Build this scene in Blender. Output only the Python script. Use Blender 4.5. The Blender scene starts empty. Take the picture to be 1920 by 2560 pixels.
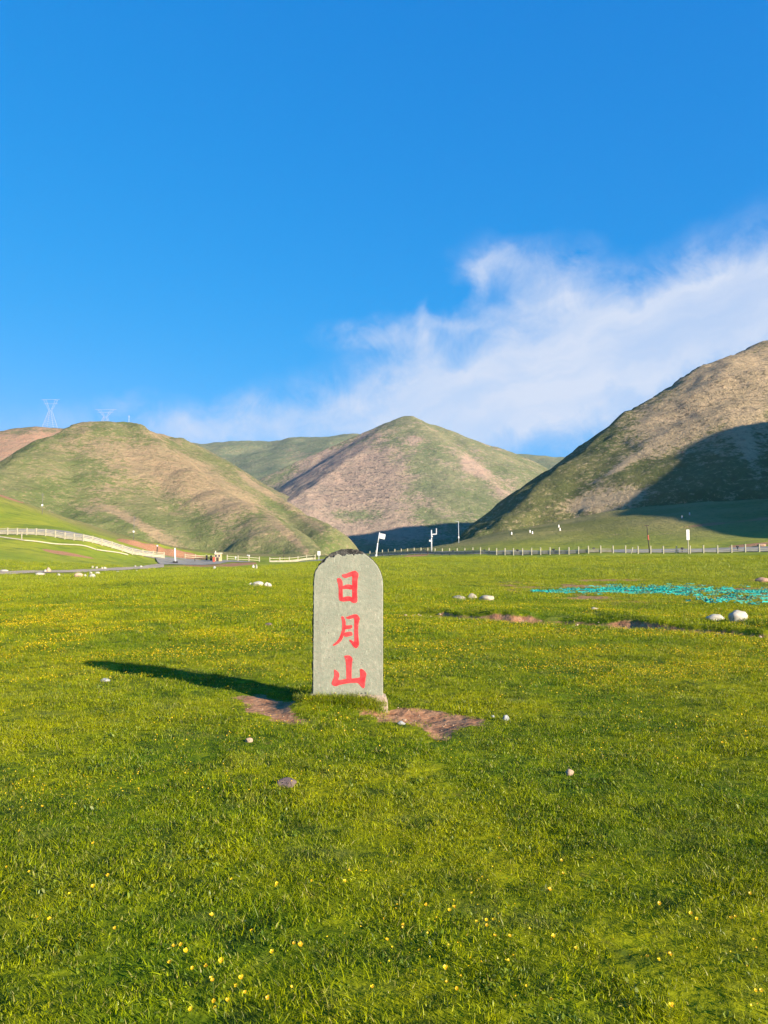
import bpy, bmesh, math, random
import numpy as np
from mathutils import Vector, Matrix
from mathutils.geometry import tessellate_polygon
random.seed(7); RNG = np.random.default_rng(7)
SC = bpy.context.scene
COL = SC.collection
R = math.radians

# ------------------------------------------------------------------ camera
F = 1934.0                     # focal length in pixels of the 1920 x 2560 photograph
EYE = 1.5
PITCH = math.atan2(115.0, F)   # the horizon lies 115 px below the middle of the picture
cd = bpy.data.cameras.new('camera'); cam = bpy.data.objects.new('camera', cd); COL.objects.link(cam)
cd.sensor_fit = 'VERTICAL'; cd.sensor_height = 24.0; cd.lens = 24.0 * F / 2560.0
cd.clip_start = 0.05; cd.clip_end = 9000.0
cam.location = (0, 0, EYE); cam.rotation_euler = (math.pi / 2 + PITCH, 0, 0)
SC.camera = cam

# ------------------------------------------------------------------ light
SUN_AZ = math.atan2(0.76, -0.65)       # compass angle from +Y towards +X
SUN_EL = R(17.3)
SUN_STRENGTH = 4.6
SKY_STRENGTH = 0.11
SC.view_settings.view_transform = 'Standard'; SC.view_settings.look = 'None'
SC.view_settings.gamma = 1.0; SC.view_settings.use_curve_mapping = False
SC.view_settings.exposure = 1.45
S = Vector((math.sin(SUN_AZ) * math.cos(SUN_EL), math.cos(SUN_AZ) * math.cos(SUN_EL), math.sin(SUN_EL)))
sd = bpy.data.lights.new('sun', 'SUN'); sd.energy = SUN_STRENGTH; sd.angle = R(0.5); sd.color = (1.0, 0.90, 0.76)
so = bpy.data.objects.new('sun', sd); COL.objects.link(so)
so.rotation_euler = (-S).to_track_quat('-Z', 'Y').to_euler()

def cray(u, v):
    X = (u - 960.0) / F; Z = (1280.0 - v) / F
    c, s = math.cos(PITCH), math.sin(PITCH)
    return Vector((X, c - Z * s, s + Z * c))
def P(u, v, d):
    r = cray(u, v); t = d / r.y
    return Vector((r.x * t, d, EYE + r.z * t))
def proj(x, y, z):
    c, s = math.cos(PITCH), math.sin(PITCH)
    zz = z - EYE
    yc = y * c + zz * s; zc = -y * s + zz * c
    yc = np.where(yc < 0.1, 0.1, yc)
    return 960 + F * x / yc, 1280 - F * zc / yc

class NT:
    """small helper to write node trees"""
    def __init__(self, tree):
        self.t = tree; tree.nodes.clear()
    def n(self, typ, **kw):
        nd = self.t.nodes.new(typ)
        for k, v in kw.items(): setattr(nd, k, v)
        return nd
    def link(self, a, b): self.t.links.new(a, b)
    def put(self, sock, v):
        if isinstance(v, bpy.types.NodeSocket): self.link(v, sock)
        else: sock.default_value = v
    def math(self, op, a, b=0.0, c=0.0, clamp=False):
        m = self.n('ShaderNodeMath', operation=op, use_clamp=clamp)
        self.put(m.inputs[0], a)
        if len(m.inputs) > 1: self.put(m.inputs[1], b)
        if len(m.inputs) > 2: self.put(m.inputs[2], c)
        return m.outputs[0]
    def mix(self, f, a, b, blend='MIX'):
        m = self.n('ShaderNodeMix', data_type='RGBA', blend_type=blend)
        self.put(m.inputs[0], f)
        self.put(m.inputs[6], a if isinstance(a, bpy.types.NodeSocket) else (*a[:3], 1))
        self.put(m.inputs[7], b if isinstance(b, bpy.types.NodeSocket) else (*b[:3], 1))
        return m.outputs[2]
    def noise(self, vec, scale, detail=3, rough=0.55, lac=2.0, dist=0.0, col=False):
        m = self.n('ShaderNodeTexNoise')
        if vec is not None: self.link(vec, m.inputs['Vector'])
        m.inputs['Scale'].default_value = scale; m.inputs['Detail'].default_value = detail
        m.inputs['Roughness'].default_value = rough; m.inputs['Lacunarity'].default_value = lac
        m.inputs['Distortion'].default_value = dist
        return m.outputs['Color'] if col else m.outputs['Fac']
    def ramp(self, v, lo, hi, a=0.0, b=1.0, smooth=True):
        m = self.n('ShaderNodeMapRange', interpolation_type='SMOOTHSTEP' if smooth else 'LINEAR')
        self.put(m.inputs['Value'], v)
        m.inputs['From Min'].default_value = lo; m.inputs['From Max'].default_value = hi
        m.inputs['To Min'].default_value = a; m.inputs['To Max'].default_value = b
        return m.outputs['Result']
    def attr(self, name, typ='GEOMETRY'):
        return self.n('ShaderNodeAttribute', attribute_name=name, attribute_type=typ)
    def scalevec(self, vec, s):
        m = self.n('ShaderNodeVectorMath', operation='MULTIPLY'); self.link(vec, m.inputs[0]); m.inputs[1].default_value = s
        return m.outputs[0]
    def bump(self, h, strength, dist, normal=None):
        m = self.n('ShaderNodeBump'); self.link(h, m.inputs['Height'])
        m.inputs['Strength'].default_value = strength; self.put(m.inputs['Distance'], dist)
        if normal is not None: self.link(normal, m.inputs['Normal'])
        return m.outputs['Normal']

def azel(u, v):
    r = cray(u, v).normalized()
    return math.atan2(r.x, r.y), math.asin(r.z)

def build_world():
    w = bpy.data.worlds.new('World'); SC.world = w; w.use_nodes = True
    T = NT(w.node_tree)
    sky = T.n('ShaderNodeTexSky', sky_type='NISHITA')
    sky.sun_disc = False; sky.sun_elevation = SUN_EL; sky.sun_rotation = SUN_AZ
    sky.altitude = 3500; sky.air_density = 1.0; sky.dust_density = 0.35; sky.ozone_density = 3.0
    sep = T.n('ShaderNodeSeparateColor'); T.link(sky.outputs[0], sep.inputs[0])
    # deep plateau blue: the thin air's red and green fall off faster than its blue
    r = T.math('MULTIPLY', T.math('POWER', sep.outputs[0], SKY_PR), SKY_R)
    g = T.math('MULTIPLY', T.math('POWER', sep.outputs[1], SKY_PG), SKY_G)
    b = T.math('MULTIPLY', T.math('POWER', sep.outputs[2], SKY_PB), SKY_B)
    cmb = T.n('ShaderNodeCombineColor'); T.link(r, cmb.inputs[0]); T.link(g, cmb.inputs[1]); T.link(b, cmb.inputs[2])
    # thin wind-drawn clouds, laid out by bearing and height above the horizon
    tc = T.n('ShaderNodeTexCoord'); gen = tc.outputs['Generated']
    nv = T.n('ShaderNodeVectorMath', operation='NORMALIZE'); T.link(gen, nv.inputs[0])
    sx = T.n('ShaderNodeSeparateXYZ'); T.link(nv.outputs[0], sx.inputs[0])
    az = T.math('ARCTAN2', sx.outputs[0], sx.outputs[1]); el = T.math('ARCSINE', sx.outputs[2])
    w1 = T.n('ShaderNodeSeparateColor'); T.link(T.noise(nv.outputs[0], 7.0, 3, 0.6, col=True), w1.inputs[0])
    w2 = T.n('ShaderNodeSeparateColor'); T.link(T.noise(nv.outputs[0], 26.0, 4, 0.65, col=True), w2.inputs[0])
    def warp(base, a, b, ka, kb):
        x = T.math('MULTIPLY_ADD', T.math('SUBTRACT', a, 0.5), ka, base)
        return T.math('MULTIPLY_ADD', T.math('SUBTRACT', b, 0.5), kb, x)
    A = warp(az, w1.outputs[0], w2.outputs[0], 0.11, 0.035)
    E = warp(el, w1.outputs[1], w2.outputs[1], 0.07, 0.028)
    blobs = [  # u, v, half length, half width (px), angle (deg, up to the right), amount
        (1750, 785, 330, 62, 12, .55), (1500, 830, 330, 90, 20, .42), (1820, 850, 330, 110, 8, .45), (1350, 960, 360, 90, 14, .36),
        (1330, 690, 120, 45, -22, .45), (1235, 655, 80, 22, 18, .40), (1205, 715, 20, 60, -8, .30), (1430, 720, 60, 80, 0, .22), (1290, 790, 120, 28, 10, .25),
        (930, 845, 95, 30, 2, .50), (1020, 905, 70, 65, -40, .42), (1075, 985, 60, 55, -60, .38), (1035, 800, 16, 34, 0, .25), (1120, 820, 75, 13, -10, .30),
        (800, 1035, 300, 60, 12, .34), (1150, 1060, 330, 60, 3, .30), (560, 1070, 240, 42, 8, .34), (200, 1040, 220, 34, 4, .16), (1450, 960, 420, 90, 8, .28), (1330, 1050, 320, 70, 4, .30), (480, 1030, 70, 14, 25, .12), (290, 1005, 40, 16, 20, .16),
        (1500, 1090, 400, 50, 5, .18), (1890, 760, 150, 60, 12, .22),
    ]
    tot = None
    for (u, v, hl, hw, ang, amt) in blobs:
        a0, e0 = azel(u, v)
        ca, sa = math.cos(R(ang)), math.sin(R(ang))
        dx = T.math('SUBTRACT', A, a0); dy = T.math('SUBTRACT', E, e0)
        p = T.math('ADD', T.math('MULTIPLY', dx, ca * F / hl), T.math('MULTIPLY', dy, sa * F / hl))
        q = T.math('ADD', T.math('MULTIPLY', dx, -sa * F / hw), T.math('MULTIPLY', dy, ca * F / hw))
        g2 = T.math('ADD', T.math('MULTIPLY', p, p), T.math('MULTIPLY', q, q))
        ex = T.math('MULTIPLY', T.math('POWER', 2.71828, T.math('MULTIPLY', g2, -0.7)), amt)
        tot = ex if tot is None else T.math('ADD', tot, ex)
    # streaks along the wind
    cs, sn = math.cos(R(16)), math.sin(R(16))
    comb = T.n('ShaderNodeCombineXYZ')
    T.link(T.math('ADD', T.math('MULTIPLY', A, cs * 6), T.math('MULTIPLY', E, sn * 6)), comb.inputs[0])
    T.link(T.math('ADD', T.math('MULTIPLY', A, -sn * 26), T.math('MULTIPLY', E, cs * 26)), comb.inputs[1])
    st = T.noise(comb.outputs[0], 0.9, 4, 0.55, dist=0.25)
    fr = T.noise(nv.outputs[0], 14.0, 8, 0.70, dist=0.6)
    # the thin rims break up into wisps, the body stays soft
    tot = T.math('ADD', tot, T.math('MULTIPLY', T.math('MULTIPLY', T.math('SUBTRACT', fr, 0.5), 1.35), T.ramp(tot, 0.02, 0.30)))
    tot = T.ramp(tot, 0.04, 0.95, 0, 0.9, False)
    fac = T.math('MULTIPLY', tot, T.ramp(st, 0.25, 0.75, 0.80, 1.18))
    fac = T.math('MULTIPLY', fac, CLOUD_GAIN, clamp=True)
    cloud = T.mix(fac, cmb.outputs[0], CLOUD_COL)
    bg = T.n('ShaderNodeBackground'); T.link(cloud, bg.inputs['Color']); bg.inputs['Strength'].default_value = SKY_STRENGTH
    out = T.n('ShaderNodeOutputWorld'); T.link(bg.outputs[0], out.inputs['Surface'])
SKY_R, SKY_G, SKY_B = 0.060, 0.84, 2.05
SKY_PR, SKY_PG, SKY_PB = 2.9, 0.52, 0.27
CLOUD_COL = (2.30, 2.55, 3.05); CLOUD_GAIN = 1.0
build_world()

# ------------------------------------------------------------------ numeric noise
_PERM = np.random.default_rng(3).permutation(512).astype(np.int64)
_PERM = np.concatenate([_PERM, _PERM])
_ANG = np.random.default_rng(4).uniform(0, 2 * np.pi, 512)
_GX, _GY = np.cos(_ANG), np.sin(_ANG)
def pnoise(x, y):
    xi = np.floor(x).astype(np.int64); yi = np.floor(y).astype(np.int64)
    xf = x - xi; yf = y - yi
    u = xf * xf * xf * (xf * (xf * 6 - 15) + 10); v = yf * yf * yf * (yf * (yf * 6 - 15) + 10)
    def g(ix, iy, dx, dy):
        h = _PERM[(_PERM[ix & 511] + iy) & 511]
        return _GX[h] * dx + _GY[h] * dy
    a = g(xi, yi, xf, yf); b = g(xi + 1, yi, xf - 1, yf); c = g(xi, yi + 1, xf, yf - 1); d = g(xi + 1, yi + 1, xf - 1, yf - 1)
    return ((a * (1 - u) + b * u) * (1 - v) + (c * (1 - u) + d * u) * v) * 1.4
def fbm(x, y, o=4, rough=0.5):
    s = 0; a = 1.0
    for i in range(o):
        s = s + a * pnoise(x * 2 ** i + 17.3 * i, y * 2 ** i - 9.1 * i); a *= rough
    return s
def sstep(a, b, x):
    t = np.clip((x - a) / (b - a), 0, 1); return t * t * (3 - 2 * t)
def poly_sdf(px, py, poly):
    """signed distance to a polygon, negative inside"""
    d = np.full(px.shape, 1e9); ins = np.zeros(px.shape, bool); n = len(poly)
    for i in range(n):
        ax, ay = poly[i]; bx, by = poly[(i + 1) % n]
        ex, ey = bx - ax, by - ay
        t = np.clip(((px - ax) * ex + (py - ay) * ey) / (ex * ex + ey * ey), 0, 1)
        d = np.minimum(d, np.hypot(px - ax - t * ex, py - ay - t * ey))
        c = (ay > py) != (by > py)
        with np.errstate(divide='ignore', invalid='ignore'):
            xx = ex * (py - ay) / (ey if ey != 0 else 1e-9) + ax
        ins ^= c & (px < xx)
    return np.where(ins, -d, d)
def flat(u, v, z=0.0):
    r = cray(u, v); t = (z - EYE) / r.z
    return (r.x * t, r.y * t)

# ------------------------------------------------------------------ the lie of the land
STELE_Y = 7.95
SX0 = P(870, 1752, STELE_Y).x
CTRL = []
for rr in (0.5, 1.5, 3, 6, 10, 15, 21, 28):
    for ph in (-.75, -.4, 0, .4, .75): CTRL.append((ph, math.log(rr), 0.0))
for (u, v, d) in [
    (0, 1431, 70), (150, 1427, 80), (300, 1420, 95), (430, 1412, 110), (450, 1405, 125), (350, 1443, 55), (700, 1443, 55), (700, 1408, 130), (850, 1400, 120),
    (0, 1392, 88), (200, 1392, 104), (320, 1394, 116), (0, 1344, 108), (140, 1360, 111), (240, 1375, 113), (330, 1390, 118), (0, 1338, 114), (120, 1338, 114), (220, 1349, 114), (300, 1372, 118), (400, 1398, 124), (560, 1404, 135),
    (0, 1296, 135), (150, 1318, 135), (300, 1352, 140), (0, 1232, 170), (55, 1254, 168), (150, 1292, 170), (300, 1345, 172), (450, 1388, 150), (600, 1396, 172), (-250, 1250, 150), (-250, 1330, 110),
    (1300, 1432, 62), (1700, 1432, 62), (1000, 1434, 62), (1000, 1398, 102), (1300, 1397, 96), (1700, 1395, 92), (1920, 1394, 90),
    (915, 1391, 150), (1000, 1387, 141), (1085, 1385, 135), (1240, 1384.5, 126), (1400, 1384.5, 120), (1600, 1383.5, 115), (1800, 1382, 111), (1930, 1379, 109),
    (1060, 1374, 180), (950, 1389, 190), (1240, 1357, 150), (1500, 1350, 142), (1700, 1343, 138), (1920, 1322, 140), (1280, 1327, 195), (1560, 1279, 205), (1750, 1262, 205), (1920, 1250, 205), (2250, 1200, 180), (2250, 1370, 100)]:
    p = P(u, v, d); CTRL.append((math.atan2(p.x, p.y), math.log(math.hypot(p.x, p.y)), p.z))
for rr, zs in ((300, (14, 10, 3, 12, 16)), (500, (8, 6, 4, 6, 8)), (1000, (5,) * 5), (2200, (5,) * 5)):
    for ph, z in zip((-.75, -.4, 0, .4, .75), zs): CTRL.append((ph, math.log(rr), z))
CTRL = np.array(CTRL)
def _ku(r2): return 0.5 * r2 * np.log(r2 + 1e-12)
_cx = CTRL[:, 0] * 2.2; _cy = CTRL[:, 1]
_n = len(CTRL); _A = np.zeros((_n + 3, _n + 3))
_A[:_n, :_n] = _ku((_cx[:, None] - _cx) ** 2 + (_cy[:, None] - _cy) ** 2) + np.eye(_n) * 0.002
_A[:_n, _n] = 1; _A[:_n, _n + 1] = _cx; _A[:_n, _n + 2] = _cy; _A[_n:, :_n] = _A[:_n, _n:].T
_W = np.linalg.solve(_A, np.concatenate([CTRL[:, 2], np.zeros(3)]))

DIRT_L = [flat(u, v) for u, v in [(600, 1746), (649, 1740), (694, 1752), (766, 1758), (712, 1771), (700, 1783), (756, 1805), (730, 1810), (671, 1796), (632, 1785)]]
DIRT_R = [flat(u, v) for u, v in [(955, 1768), (1006, 1760), (1073, 1766), (1140, 1771), (1193, 1784), (1207, 1806), (1149, 1818), (1131, 1836), (1095, 1846), (1064, 1828), (1006, 1811), (961, 1807), (917, 1789), (903, 1780), (944, 1776)]]
BANK = [flat(u, v) for u, v in [(1010, 1534), (1085, 1537), (1180, 1545), (1300, 1552), (1420, 1555), (1540, 1564), (1640, 1568), (1750, 1575), (1920, 1592)]]
BANK = sorted(BANK)
MOUND = flat(845, 1764)

def dirt_masks(x, y):
    wob = 0.10 * fbm(x * 2.5, y * 2.5, 3) + 0.05 * pnoise(x * 11, y * 11)
    dl = poly_sdf(x, y, DIRT_L) + wob - .07; dr = poly_sdf(x, y, DIRT_R) + wob
    return dl, dr
def bank_line(x):
    return np.interp(x, [b[0] for b in BANK], [b[1] for b in BANK])
def bank_info(x, y):
    by = bank_line(x) + 0.35 * fbm(x * 0.9, x * 0 + 3.3, 3)
    e = y - by
    along = sstep(BANK[0][0] - 0.2, BANK[0][0] + 1.5, x) * (1 - sstep(9.2, 11.0, x))
    return e, along * (0.55 + 0.45 * sstep(-.1, .3, pnoise(x * 0.8, x * 0 + 9.0)))

def worn(x, y):
    a = sstep(3.5, 7.5, x) * sstep(21, 26, y) * (1 - sstep(44, 56, y))
    return np.clip(a * sstep(-.10, .25, fbm(x / 3.2, y / 2.0, 4)), 0, 1)
def ground_z(x, y, detail=True):
    x = np.asarray(x, float); y = np.asarray(y, float)
    sh = x.shape; x = x.ravel(); y = y.ravel()
    r = np.hypot(x, y) + 1e-6; ph = np.arctan2(x, y)
    q = np.clip(ph, -.78, .78) * 2.2; lr = np.log(np.clip(r, .5, 2200))
    z = np.empty_like(x)
    for i in range(0, len(x), 40000):
        s = slice(i, i + 40000)
        k = _ku((q[s, None] - _cx) ** 2 + (lr[s, None] - _cy) ** 2)
        z[s] = k @ _W[:_n] + _W[_n] + _W[_n + 1] * q[s] + _W[_n + 2] * lr[s]
    z *= sstep(14, 40, r)
    z *= 1 - sstep(0.95, 1.6, np.abs(ph))
    if detail:
        far = sstep(12, 60, r)
        z += far * (0.16 * fbm(x / 13, y / 13, 3)) + sstep(90, 200, r) * 0.9 * fbm(x / 38, y / 38, 4)
        z += 0.035 * fbm(x / 2.3, y / 2.3, 3) * sstep(1, 4, r) + 0.010 * fbm(x * 2.1, y * 2.1, 2) * (1 - sstep(25, 50, r))
        uu = 960 + F * x / np.maximum(y, 1.0)
        amp = np.interp(uu, [275, 320, 400, 470, 548], [0, 1.0, 1.7, 1.3, 0]) * (.85 + .3 * pnoise(x / 3.0, x * 0 + 2))
        sy = 140 + 1.2 * pnoise(x / 4.0, x * 0 + 7)
        z = np.where(y > 100, z + amp * sstep(0, 2.2, y - sy) * (1 - sstep(6, 36, y - sy)), z)
        near = (r < 40)
        if near.any():
            xn, yn = x[near], y[near]; zn = z[near]
            dl, dr = dirt_masks(xn, yn)
            zn -= 0.03 * (1 - sstep(-.3, .10, dl)); zn -= 0.06 * (1 - sstep(-.4, .10, dr))
            gm = sstep(-.72, -.40, xn - SX0) * (1 - sstep(.08, .36, xn - SX0)) * np.exp(-((yn - 7.93) / 0.27) ** 2); zn += 0.098 * gm - .03 * np.exp(-(((xn - SX0 - .42) / .12) ** 2 + ((yn - 7.85) / .2) ** 2))
            e, al = bank_info(xn, yn)
            zn += al * (0.20 * sstep(-.12, .18, e) * (1 - sstep(0.5, 6.0, e)) - 0.09 * np.exp(-((e + .35) / .35) ** 2))
            z[near] = zn
    return z.reshape(sh)
def gz(x, y): return float(ground_z(np.array([x]), np.array([y]))[0])
def G(u, v, dmin=1.0, dmax=260):
    """where the view ray of a photograph pixel meets the ground"""
    r = cray(u, v); ts = np.exp(np.linspace(math.log(dmin), math.log(dmax), 900)) / r.y
    f = EYE + r.z * ts - ground_z(r.x * ts, r.y * ts)
    i = np.argmax(f <= 0) if (f <= 0).any() else len(ts) - 1
    if i > 0 and f[i] <= 0:
        a = f[i - 1] / (f[i - 1] - f[i]); t = ts[i - 1] + a * (ts[i] - ts[i - 1])
    else: t = ts[i]
    return Vector((r.x * t, r.y * t, EYE + r.z * t))

# ------------------------------------------------------------------ mesh helpers
def mesh_np(name, V, Fq, mat=None, smooth=True, attrs=None):
    me = bpy.data.meshes.new(name)
    V = np.asarray(V, np.float32); Fq = np.asarray(Fq, np.int32)
    k = Fq.shape[1]
    me.vertices.add(len(V)); me.vertices.foreach_set('co', V.ravel())
    me.loops.add(Fq.size); me.loops.foreach_set('vertex_index', Fq.ravel())
    me.polygons.add(len(Fq)); me.polygons.foreach_set('loop_start', np.arange(0, Fq.size, k, dtype=np.int32))
    me.polygons.foreach_set('use_smooth', np.full(len(Fq), smooth))
    me.update(calc_edges=True)
    for an, arr in (attrs or {}).items():
        arr = np.asarray(arr, np.float32)
        if arr.ndim == 1:
            a = me.attributes.new(an, 'FLOAT', 'POINT'); a.data.foreach_set('value', arr)
        else:
            a = me.attributes.new(an, 'FLOAT_VECTOR', 'POINT'); a.data.foreach_set('vector', arr.ravel())
    if mat: me.materials.append(mat)
    return me
def link(name, me, parent=None, **props):
    o = bpy.data.objects.new(name, me); COL.objects.link(o)
    if parent is not None: o.parent = parent
    for k, v in props.items(): o[k] = v
    return o
def tag(o, label=None, category=None, group=None, kind=None):
    for k, v in (('label', label), ('category', category), ('group', group), ('kind', kind)):
        if v: o[k] = v
    return o
def empty(name, loc, rz=0.0, tilt=(0, 0), **props):
    o = bpy.data.objects.new(name, None); COL.objects.link(o); o.empty_display_size = 0.2
    o.location = loc; o.rotation_euler = (tilt[0], tilt[1], rz)
    for k, v in props.items(): o[k] = v
    return o

class MB:
    def __init__(self): self.bm = bmesh.new()
    def box(self, c, s, rz=0.0, bev=0.0, taper=1.0):
        r = bmesh.ops.create_cube(self.bm, size=1.0); vs = r['verts']
        for v in vs:
            k = taper if v.co.z > 0 else 1.0
            v.co = Vector((v.co.x * s[0] * k, v.co.y * s[1] * k, v.co.z * s[2]))
        if bev:
            es = list({e for v in vs for e in v.link_edges})
            rr = bmesh.ops.bevel(self.bm, geom=es, offset=bev, segments=1, affect='EDGES', profile=0.5)
            vs = list({v for f in rr['faces'] for v in f.verts} | {v for v in vs if v.is_valid})
        M = Matrix.Translation(c) @ Matrix.Rotation(rz, 4, 'Z')
        for v in vs: v.co = M @ v.co
        return self
    def bar(self, a, b, w, h=None, n=4, w2=None):
        """prism from a to b, n sided"""
        a = Vector(a); b = Vector(b); h = h or w; w2 = w2 if w2 is not None else w
        z = (b - a).normalized(); up = Vector((0, 0, 1)) if abs(z.z) < .95 else Vector((0, 1, 0))
        x = z.cross(up).normalized(); y = x.cross(z).normalized()
        rings = []
        for p, k in ((a, 1.0), (b, w2 / w)):
            ring = []
            for i in range(n):
                t = 2 * math.pi * (i + (.5 if n == 4 else 0)) / n
                q = 0.7071 if n == 4 else 0.5
                ring.append(self.bm.verts.new(p + x * (math.cos(t) * w * q * k) + y * (math.sin(t) * h * q * k)))
            rings.append(ring)
        for i in range(n):
            self.bm.faces.new((rings[0][i], rings[0][(i + 1) % n], rings[1][(i + 1) % n], rings[1][i]))
        self.bm.faces.new(list(reversed(rings[0]))); self.bm.faces.new(rings[1])
        return self
    def mesh(self, name, mat, smooth=False):
        bmesh.ops.recalc_face_normals(self.bm, faces=self.bm.faces)
        me = bpy.data.meshes.new(name); self.bm.to_mesh(me); self.bm.free()
        if mat: me.materials.append(mat)
        if smooth: me.polygons.foreach_set('use_smooth', [True] * len(me.polygons))
        return me
    def obj(self, name, mat, parent=None, smooth=False, **props):
        return link(name, self.mesh(name, mat, smooth), parent, **props)

# ------------------------------------------------------------------ materials
def newmat(name):
    m = bpy.data.materials.new(name); m.use_nodes = True
    return m, NT(m.node_tree)
def finish(T, col, rough=0.8, normal=None, spec=0.2):
    b = T.n('ShaderNodeBsdfPrincipled'); T.put(b.inputs['Base Color'], col if isinstance(col, bpy.types.NodeSocket) else (*col, 1))
    T.put(b.inputs['Roughness'], rough); b.inputs['Specular IOR Level'].default_value = spec
    if normal is not None: T.link(normal, b.inputs['Normal'])
    o = T.n('ShaderNodeOutputMaterial'); T.link(b.outputs[0], o.inputs['Surface'])
    return b, o
def simple(name, col, rough=0.7, var=0.25, scale=6.0, bump=0.15, dirt=(0.12, 0.10, 0.07), dirtamt=0.25, spec=0.2):
    m, T = newmat(name)
    tc = T.n('ShaderNodeTexCoord').outputs['Object']
    n1 = T.noise(tc, scale, 4, 0.6); n2 = T.noise(tc, scale * 5, 3, 0.6)
    c = T.mix(T.ramp(n1, .3, .7, 0, 1), [k * (1 - var) for k in col], [min(1, k * (1 + var)) for k in col])
    c = T.mix(T.math('MULTIPLY', T.ramp(n2, .5, .75), dirtamt), c, dirt)
    finish(T, c, rough, T.bump(n2, bump, 0.02), spec)
    return m

def grass_colour(T, pos):
    """colour of the living turf as a function of place: green, yellow-green, grey-green, dry"""
    big = T.noise(pos, 0.35, 4, 0.6); mid = T.noise(pos, 1.7, 4, 0.65); sml = T.noise(pos, 7.0, 3, 0.6)
    c = T.mix(T.ramp(big, .40, .60), GRASS_DEEP, GRASS_YELLOW)
    c = T.mix(T.ramp(T.noise(pos, 0.8, 4, 0.6), .50, .66, 0, .6), c, (0.060, 0.105, 0.002))
    c = T.mix(T.ramp(mid, .54, .70, 0, .8), c, GRASS_GREY)
    c = T.mix(T.ramp(sml, .60, .75, 0, .55), c, GRASS_DRY)
    c = T.mix(T.ramp(T.noise(pos, 3.1, 3, 0.6), .53, .66, 0, .85), c, GRASS_DARK)
    c = T.mix(T.ramp(T.noise(pos, 5.3, 3, 0.6), .47, .34, 0, .55), c, (0.42, 0.44, 0.003))
    return c
GRASS_DEEP = (0.110, 0.178, 0.001); GRASS_YELLOW = (0.345, 0.335, 0.001); GRASS_GREY = (0.190, 0.205, 0.035)
GRASS_DRY = (0.260, 0.190, 0.040); GRASS_DARK = (0.050, 0.090, 0.006)

def mat_ground():
    m, T = newmat('turf_ground')
    pos = T.n('ShaderNodeNewGeometry').outputs['Position']
    # low turf: streaks and clumps of a size with the distance
    c = grass_colour(T, pos)
    far = T.mix(T.ramp(T.noise(pos, 0.085, 4, 0.6), .35, .65), FAR_A, FAR_B)
    far = T.mix(T.ramp(T.noise(T.scalevec(pos, (0.4, 1.0, 1.0)), 0.55, 6, 0.72), .48, .66, 0, .8), far, FAR_C)
    s2 = T.noise(T.scalevec(pos, (.35, 1.0, 1.2)), .30, 6, .72); s3 = T.noise(pos, .9, 5, .75)
    sl = T.mix(T.ramp(T.noise(pos, .035, 5, .6), .38, .62), (0.165, 0.160, 0.046), (0.250, 0.210, 0.080))
    sl = T.mix(T.ramp(s2, .56, .70, 0, .7), sl, (0.30, 0.22, 0.12))
    sl = T.mix(T.ramp(s3, .52, .68, 0, .75), sl, (0.060, 0.072, 0.028))
    far = T.mix(T.attr('slope').outputs['Fac'], far, sl)
    fa = T.attr('far'); c = T.mix(fa.outputs['Fac'], T.mix(.35, c, (0.03, 0.03, 0.012)), far)
    # bare reddish soil
    n = T.noise(pos, 6.0, 5, 0.65); n2 = T.noise(pos, 38.0, 3, 0.6)
    soil = T.mix(T.ramp(n, .3, .7), (0.310, 0.140, 0.066), (0.420, 0.225, 0.118))
    soil = T.mix(T.ramp(n2, .52, .75, 0, .6), soil, (0.13, 0.075, 0.045))
    soil = T.mix(T.ramp(T.noise(pos, 13.0, 3, 0.6), .58, .72, 0, .45), soil, (0.42, 0.31, 0.20))
    da = T.attr('dirt')
    edge = T.math('ADD', da.outputs['Fac'], T.math('MULTIPLY', T.math('SUBTRACT', n2, .5), .9))
    c = T.mix(T.ramp(edge, .35, .65), c, soil)
    h = T.math('ADD', T.math('MULTIPLY', T.noise(pos, 9.0, 4, .65), 1.0), T.math('MULTIPLY', n2, .4))
    hf = T.noise(pos, 0.8, 5, 0.7)
    nb = T.bump(h, 0.5, 0.03); nb = T.bump(hf, 0.5, 0.25, nb); nb = T.bump(s3, 0.7, T.math('MULTIPLY', T.attr('slope').outputs['Fac'], 0.9), nb)
    finish(T, c, 0.9, nb, 0.05)
    return m
FAR_A = (0.200, 0.240, 0.025); FAR_B = (0.300, 0.300, 0.032); FAR_C = (0.110, 0.150, 0.025)

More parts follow.
